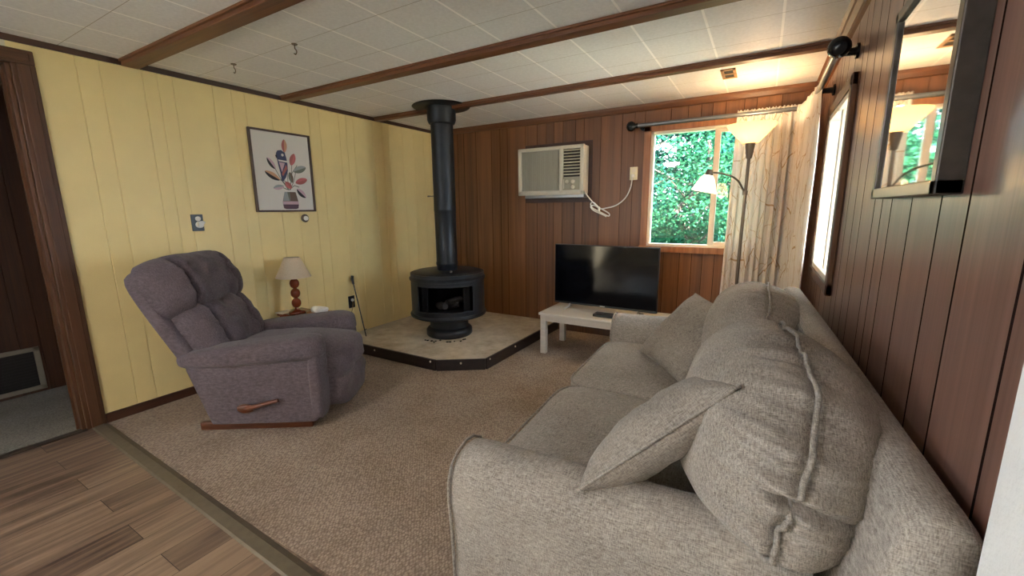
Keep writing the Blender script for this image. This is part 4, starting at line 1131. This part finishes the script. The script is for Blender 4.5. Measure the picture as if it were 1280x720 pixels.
# ------------------------------------------------------------------ mirror on the right wall
MY0, MY1, MZ0, MZ1 = -2.895, -2.365, 1.265, 1.745
mr = thing('wall_mirror', (W, (MY0+MY1)/2, MZ0), 'large rectangular mirror in pewter frame hung on the dark paneling', 'mirror')
xo = W-.04
f = MB(); fw = .028
for a, b in (((xo, MY0, MZ0), (W, MY0+fw, MZ1)), ((xo, MY1-fw, MZ0), (W, MY1, MZ1)), ((xo, MY0, MZ0), (W, MY1, MZ0+fw)), ((xo, MY0, MZ1-fw), (W, MY1, MZ1))): f.box(a, b, .003)
f.build('frame', M_pewterframe, mr)
MB().box((xo+.008, MY0+fw-.004, MZ0+fw-.004), (xo+.012, MY1-fw+.004, MZ1-fw+.004)).build('glass', M_mirror, mr)
MB().box((xo+.013, MY0+.01, MZ0+.01), (W-.001, MY1-.01, MZ1-.01)).build('backing', M_framedark, mr)

# ------------------------------------------------------------------ ceiling and hall fittings
for x, y, lab in ((.48, -2.42, 'small metal hook screwed in the white ceiling, nearer the yellow wall'), (1.082, -2.415, 'small metal hook screwed in the white ceiling, further from the yellow wall')):
    o = MB().lathe([(0, 0), (.016, 0), (.014, -.004), (0, -.004)], (x, y, H), 14).tube(cat([(x, y, H), (x, y, H-.022), (x+.008, y, H-.03), (x+.012, y, H-.042), (x+.002, y, H-.052), (x-.010, y, H-.045)], 5), .003, 6).build('ceiling_hook', M_nickel, None, 60, (x, y, H))
    tag(o, lab, 'hook', 'ceiling hooks')
cv = thing('ceiling_vent', (3.05, -.57, H), 'small brown two slot vent in the ceiling near the far window', 'vent')
M_ventbrown = plain('vent_brown', '#a3805d', .5)
vx0, vx1, vy0, vy1 = 3.005, 3.095, -.69, -.46
MB().box((vx0, vy0, H-.006), (vx0+.018, vy1, H+.003), .001).box((vx1-.018, vy0, H-.006), (vx1, vy1, H+.003), .001).box((vx0, vy0, H-.006), (vx1, vy0+.03, H+.003), .001).box((vx0, vy1-.03, H-.006), (vx1, vy1, H+.003), .001).box((vx0, (vy0+vy1)/2-.012, H-.006), (vx1, (vy0+vy1)/2+.012, H+.003), .001).build('frame', M_ventbrown, cv)
MB().box((vx0+.01, vy0+.01, H-.002), (vx1-.01, vy1-.01, H+.002)).build('dark_slot', M_acdark, cv)
gr = thing('return_air_grille', (-1.02, -3.5, .05), 'pale metal return air grille low on the dark hall paneling', 'grille')
M_grille = plain('grille_paint', '#8d8676', .5)
gx = -1.02; gy0, gy1, gz0, gz1 = -3.72, -3.19, .02, .33
f = MB()
for a, b in (((gx, gy0, gz0), (gx+.012, gy0+.03, gz1)), ((gx, gy1-.03, gz0), (gx+.012, gy1, gz1)), ((gx, gy0, gz1-.03), (gx+.012, gy1, gz1)), ((gx, gy0, gz0), (gx+.012, gy1, gz0+.03)), ((gx, -3.47, gz0), (gx+.012, -3.445, gz1))): f.box(a, b, .002)
f.build('frame', M_grille, gr)
MB().box((gx, gy0+.02, gz0+.02), (gx+.004, gy1-.02, gz1-.02)).build('dark_opening', M_acdark, gr)
for k in range(12):
    z = gz0+.04+k*.021; MB().box((gx+.004, gy0+.03, z), (gx+.009, gy1-.03, z+.003)).build('slat', M_acdark, gr)
# kitchen ceiling light behind the camera (its glow shows on the television)
kl = thing('ceiling_light', (1.7, -4.9, H), 'round white ceiling light over the kitchen floor', 'ceiling light')
MB().lathe([(0, 0), (.17, 0), (.175, -.02), (.16, -.03), (0, -.03)], (1.7, -4.9, H), 32).build('rim', M_metal, kl, 40)
MB().lathe([(.158, -.028), (.14, -.065), (.09, -.09), (0, -.10)], (1.7, -4.9, H), 32).build('diffuser', emit('lit_diffuser', '#f6f4ff', 16), kl, 180)

for o in list(bpy.data.objects):
    if '_world' in o: del o['_world']

# ------------------------------------------------------------------ light
def light(name, kind, loc, e, col=(1, 1, 1), **kw):
    l = bpy.data.lights.new(name, kind); l.energy = e; l.color = col
    for k, v in kw.items(): setattr(l, k, v)
    o = bpy.data.objects.new(name, l); o.location = loc; COL.objects.link(o); return o
sun = light('sun', 'SUN', (8, -6, 8), 26.0, (1, .93, .82), angle=.01)
sun.rotation_euler = Vector((-.40, .75, -.42)).to_track_quat('-Z', 'Y').to_euler()
light('floor_lamp_light', 'POINT', (TX_, LY, 1.80), 1.3, (1, .72, .42), shadow_soft_size=.04)
light('reading_light', 'POINT', (RX, RY, 1.36), .7, (1, .75, .45), shadow_soft_size=.03)
wd = bpy.data.worlds.new('sky'); sc.world = wd; wd.use_nodes = True
bg = wd.node_tree.nodes['Background']; bg.inputs[0].default_value = (.66, .83, 1, 1); bg.inputs[1].default_value = 2.6

# ------------------------------------------------------------------ camera
yaw, pitch, roll = -.53228322, -.18467777, -.01038305
cyw, syw = math.cos(yaw), math.sin(yaw)
fw_ = Vector((syw*math.cos(pitch), cyw*math.cos(pitch), math.sin(pitch)))
r0 = Vector((cyw, -syw, 0)); u0 = r0.cross(fw_)
r1 = math.cos(roll)*r0+math.sin(roll)*u0; u1 = -math.sin(roll)*r0+math.cos(roll)*u0
cm = bpy.data.cameras.new('camera'); cam = bpy.data.objects.new('camera', cm); COL.objects.link(cam)
cm.sensor_fit = 'HORIZONTAL'; cm.sensor_width = 36; cm.lens = 527.44/1280*36; cm.clip_start = .02; cm.clip_end = 200
M = Matrix((r1, u1, -fw_)).transposed().to_4x4(); M.translation = (3.32817, -3.95593, 1.247278)
cam.matrix_world = M; sc.camera = cam

sc.view_settings.view_transform = 'Standard'; sc.view_settings.look = 'None'
sc.view_settings.gamma = 1; sc.view_settings.use_curve_mapping = False
sc.view_settings.exposure = 2.75
sc.cycles.use_denoising = True
sc.cycles.max_bounces = 10; sc.cycles.diffuse_bounces = 6; sc.cycles.transparent_max_bounces = 12
sc.cycles.sample_clamp_indirect = 8
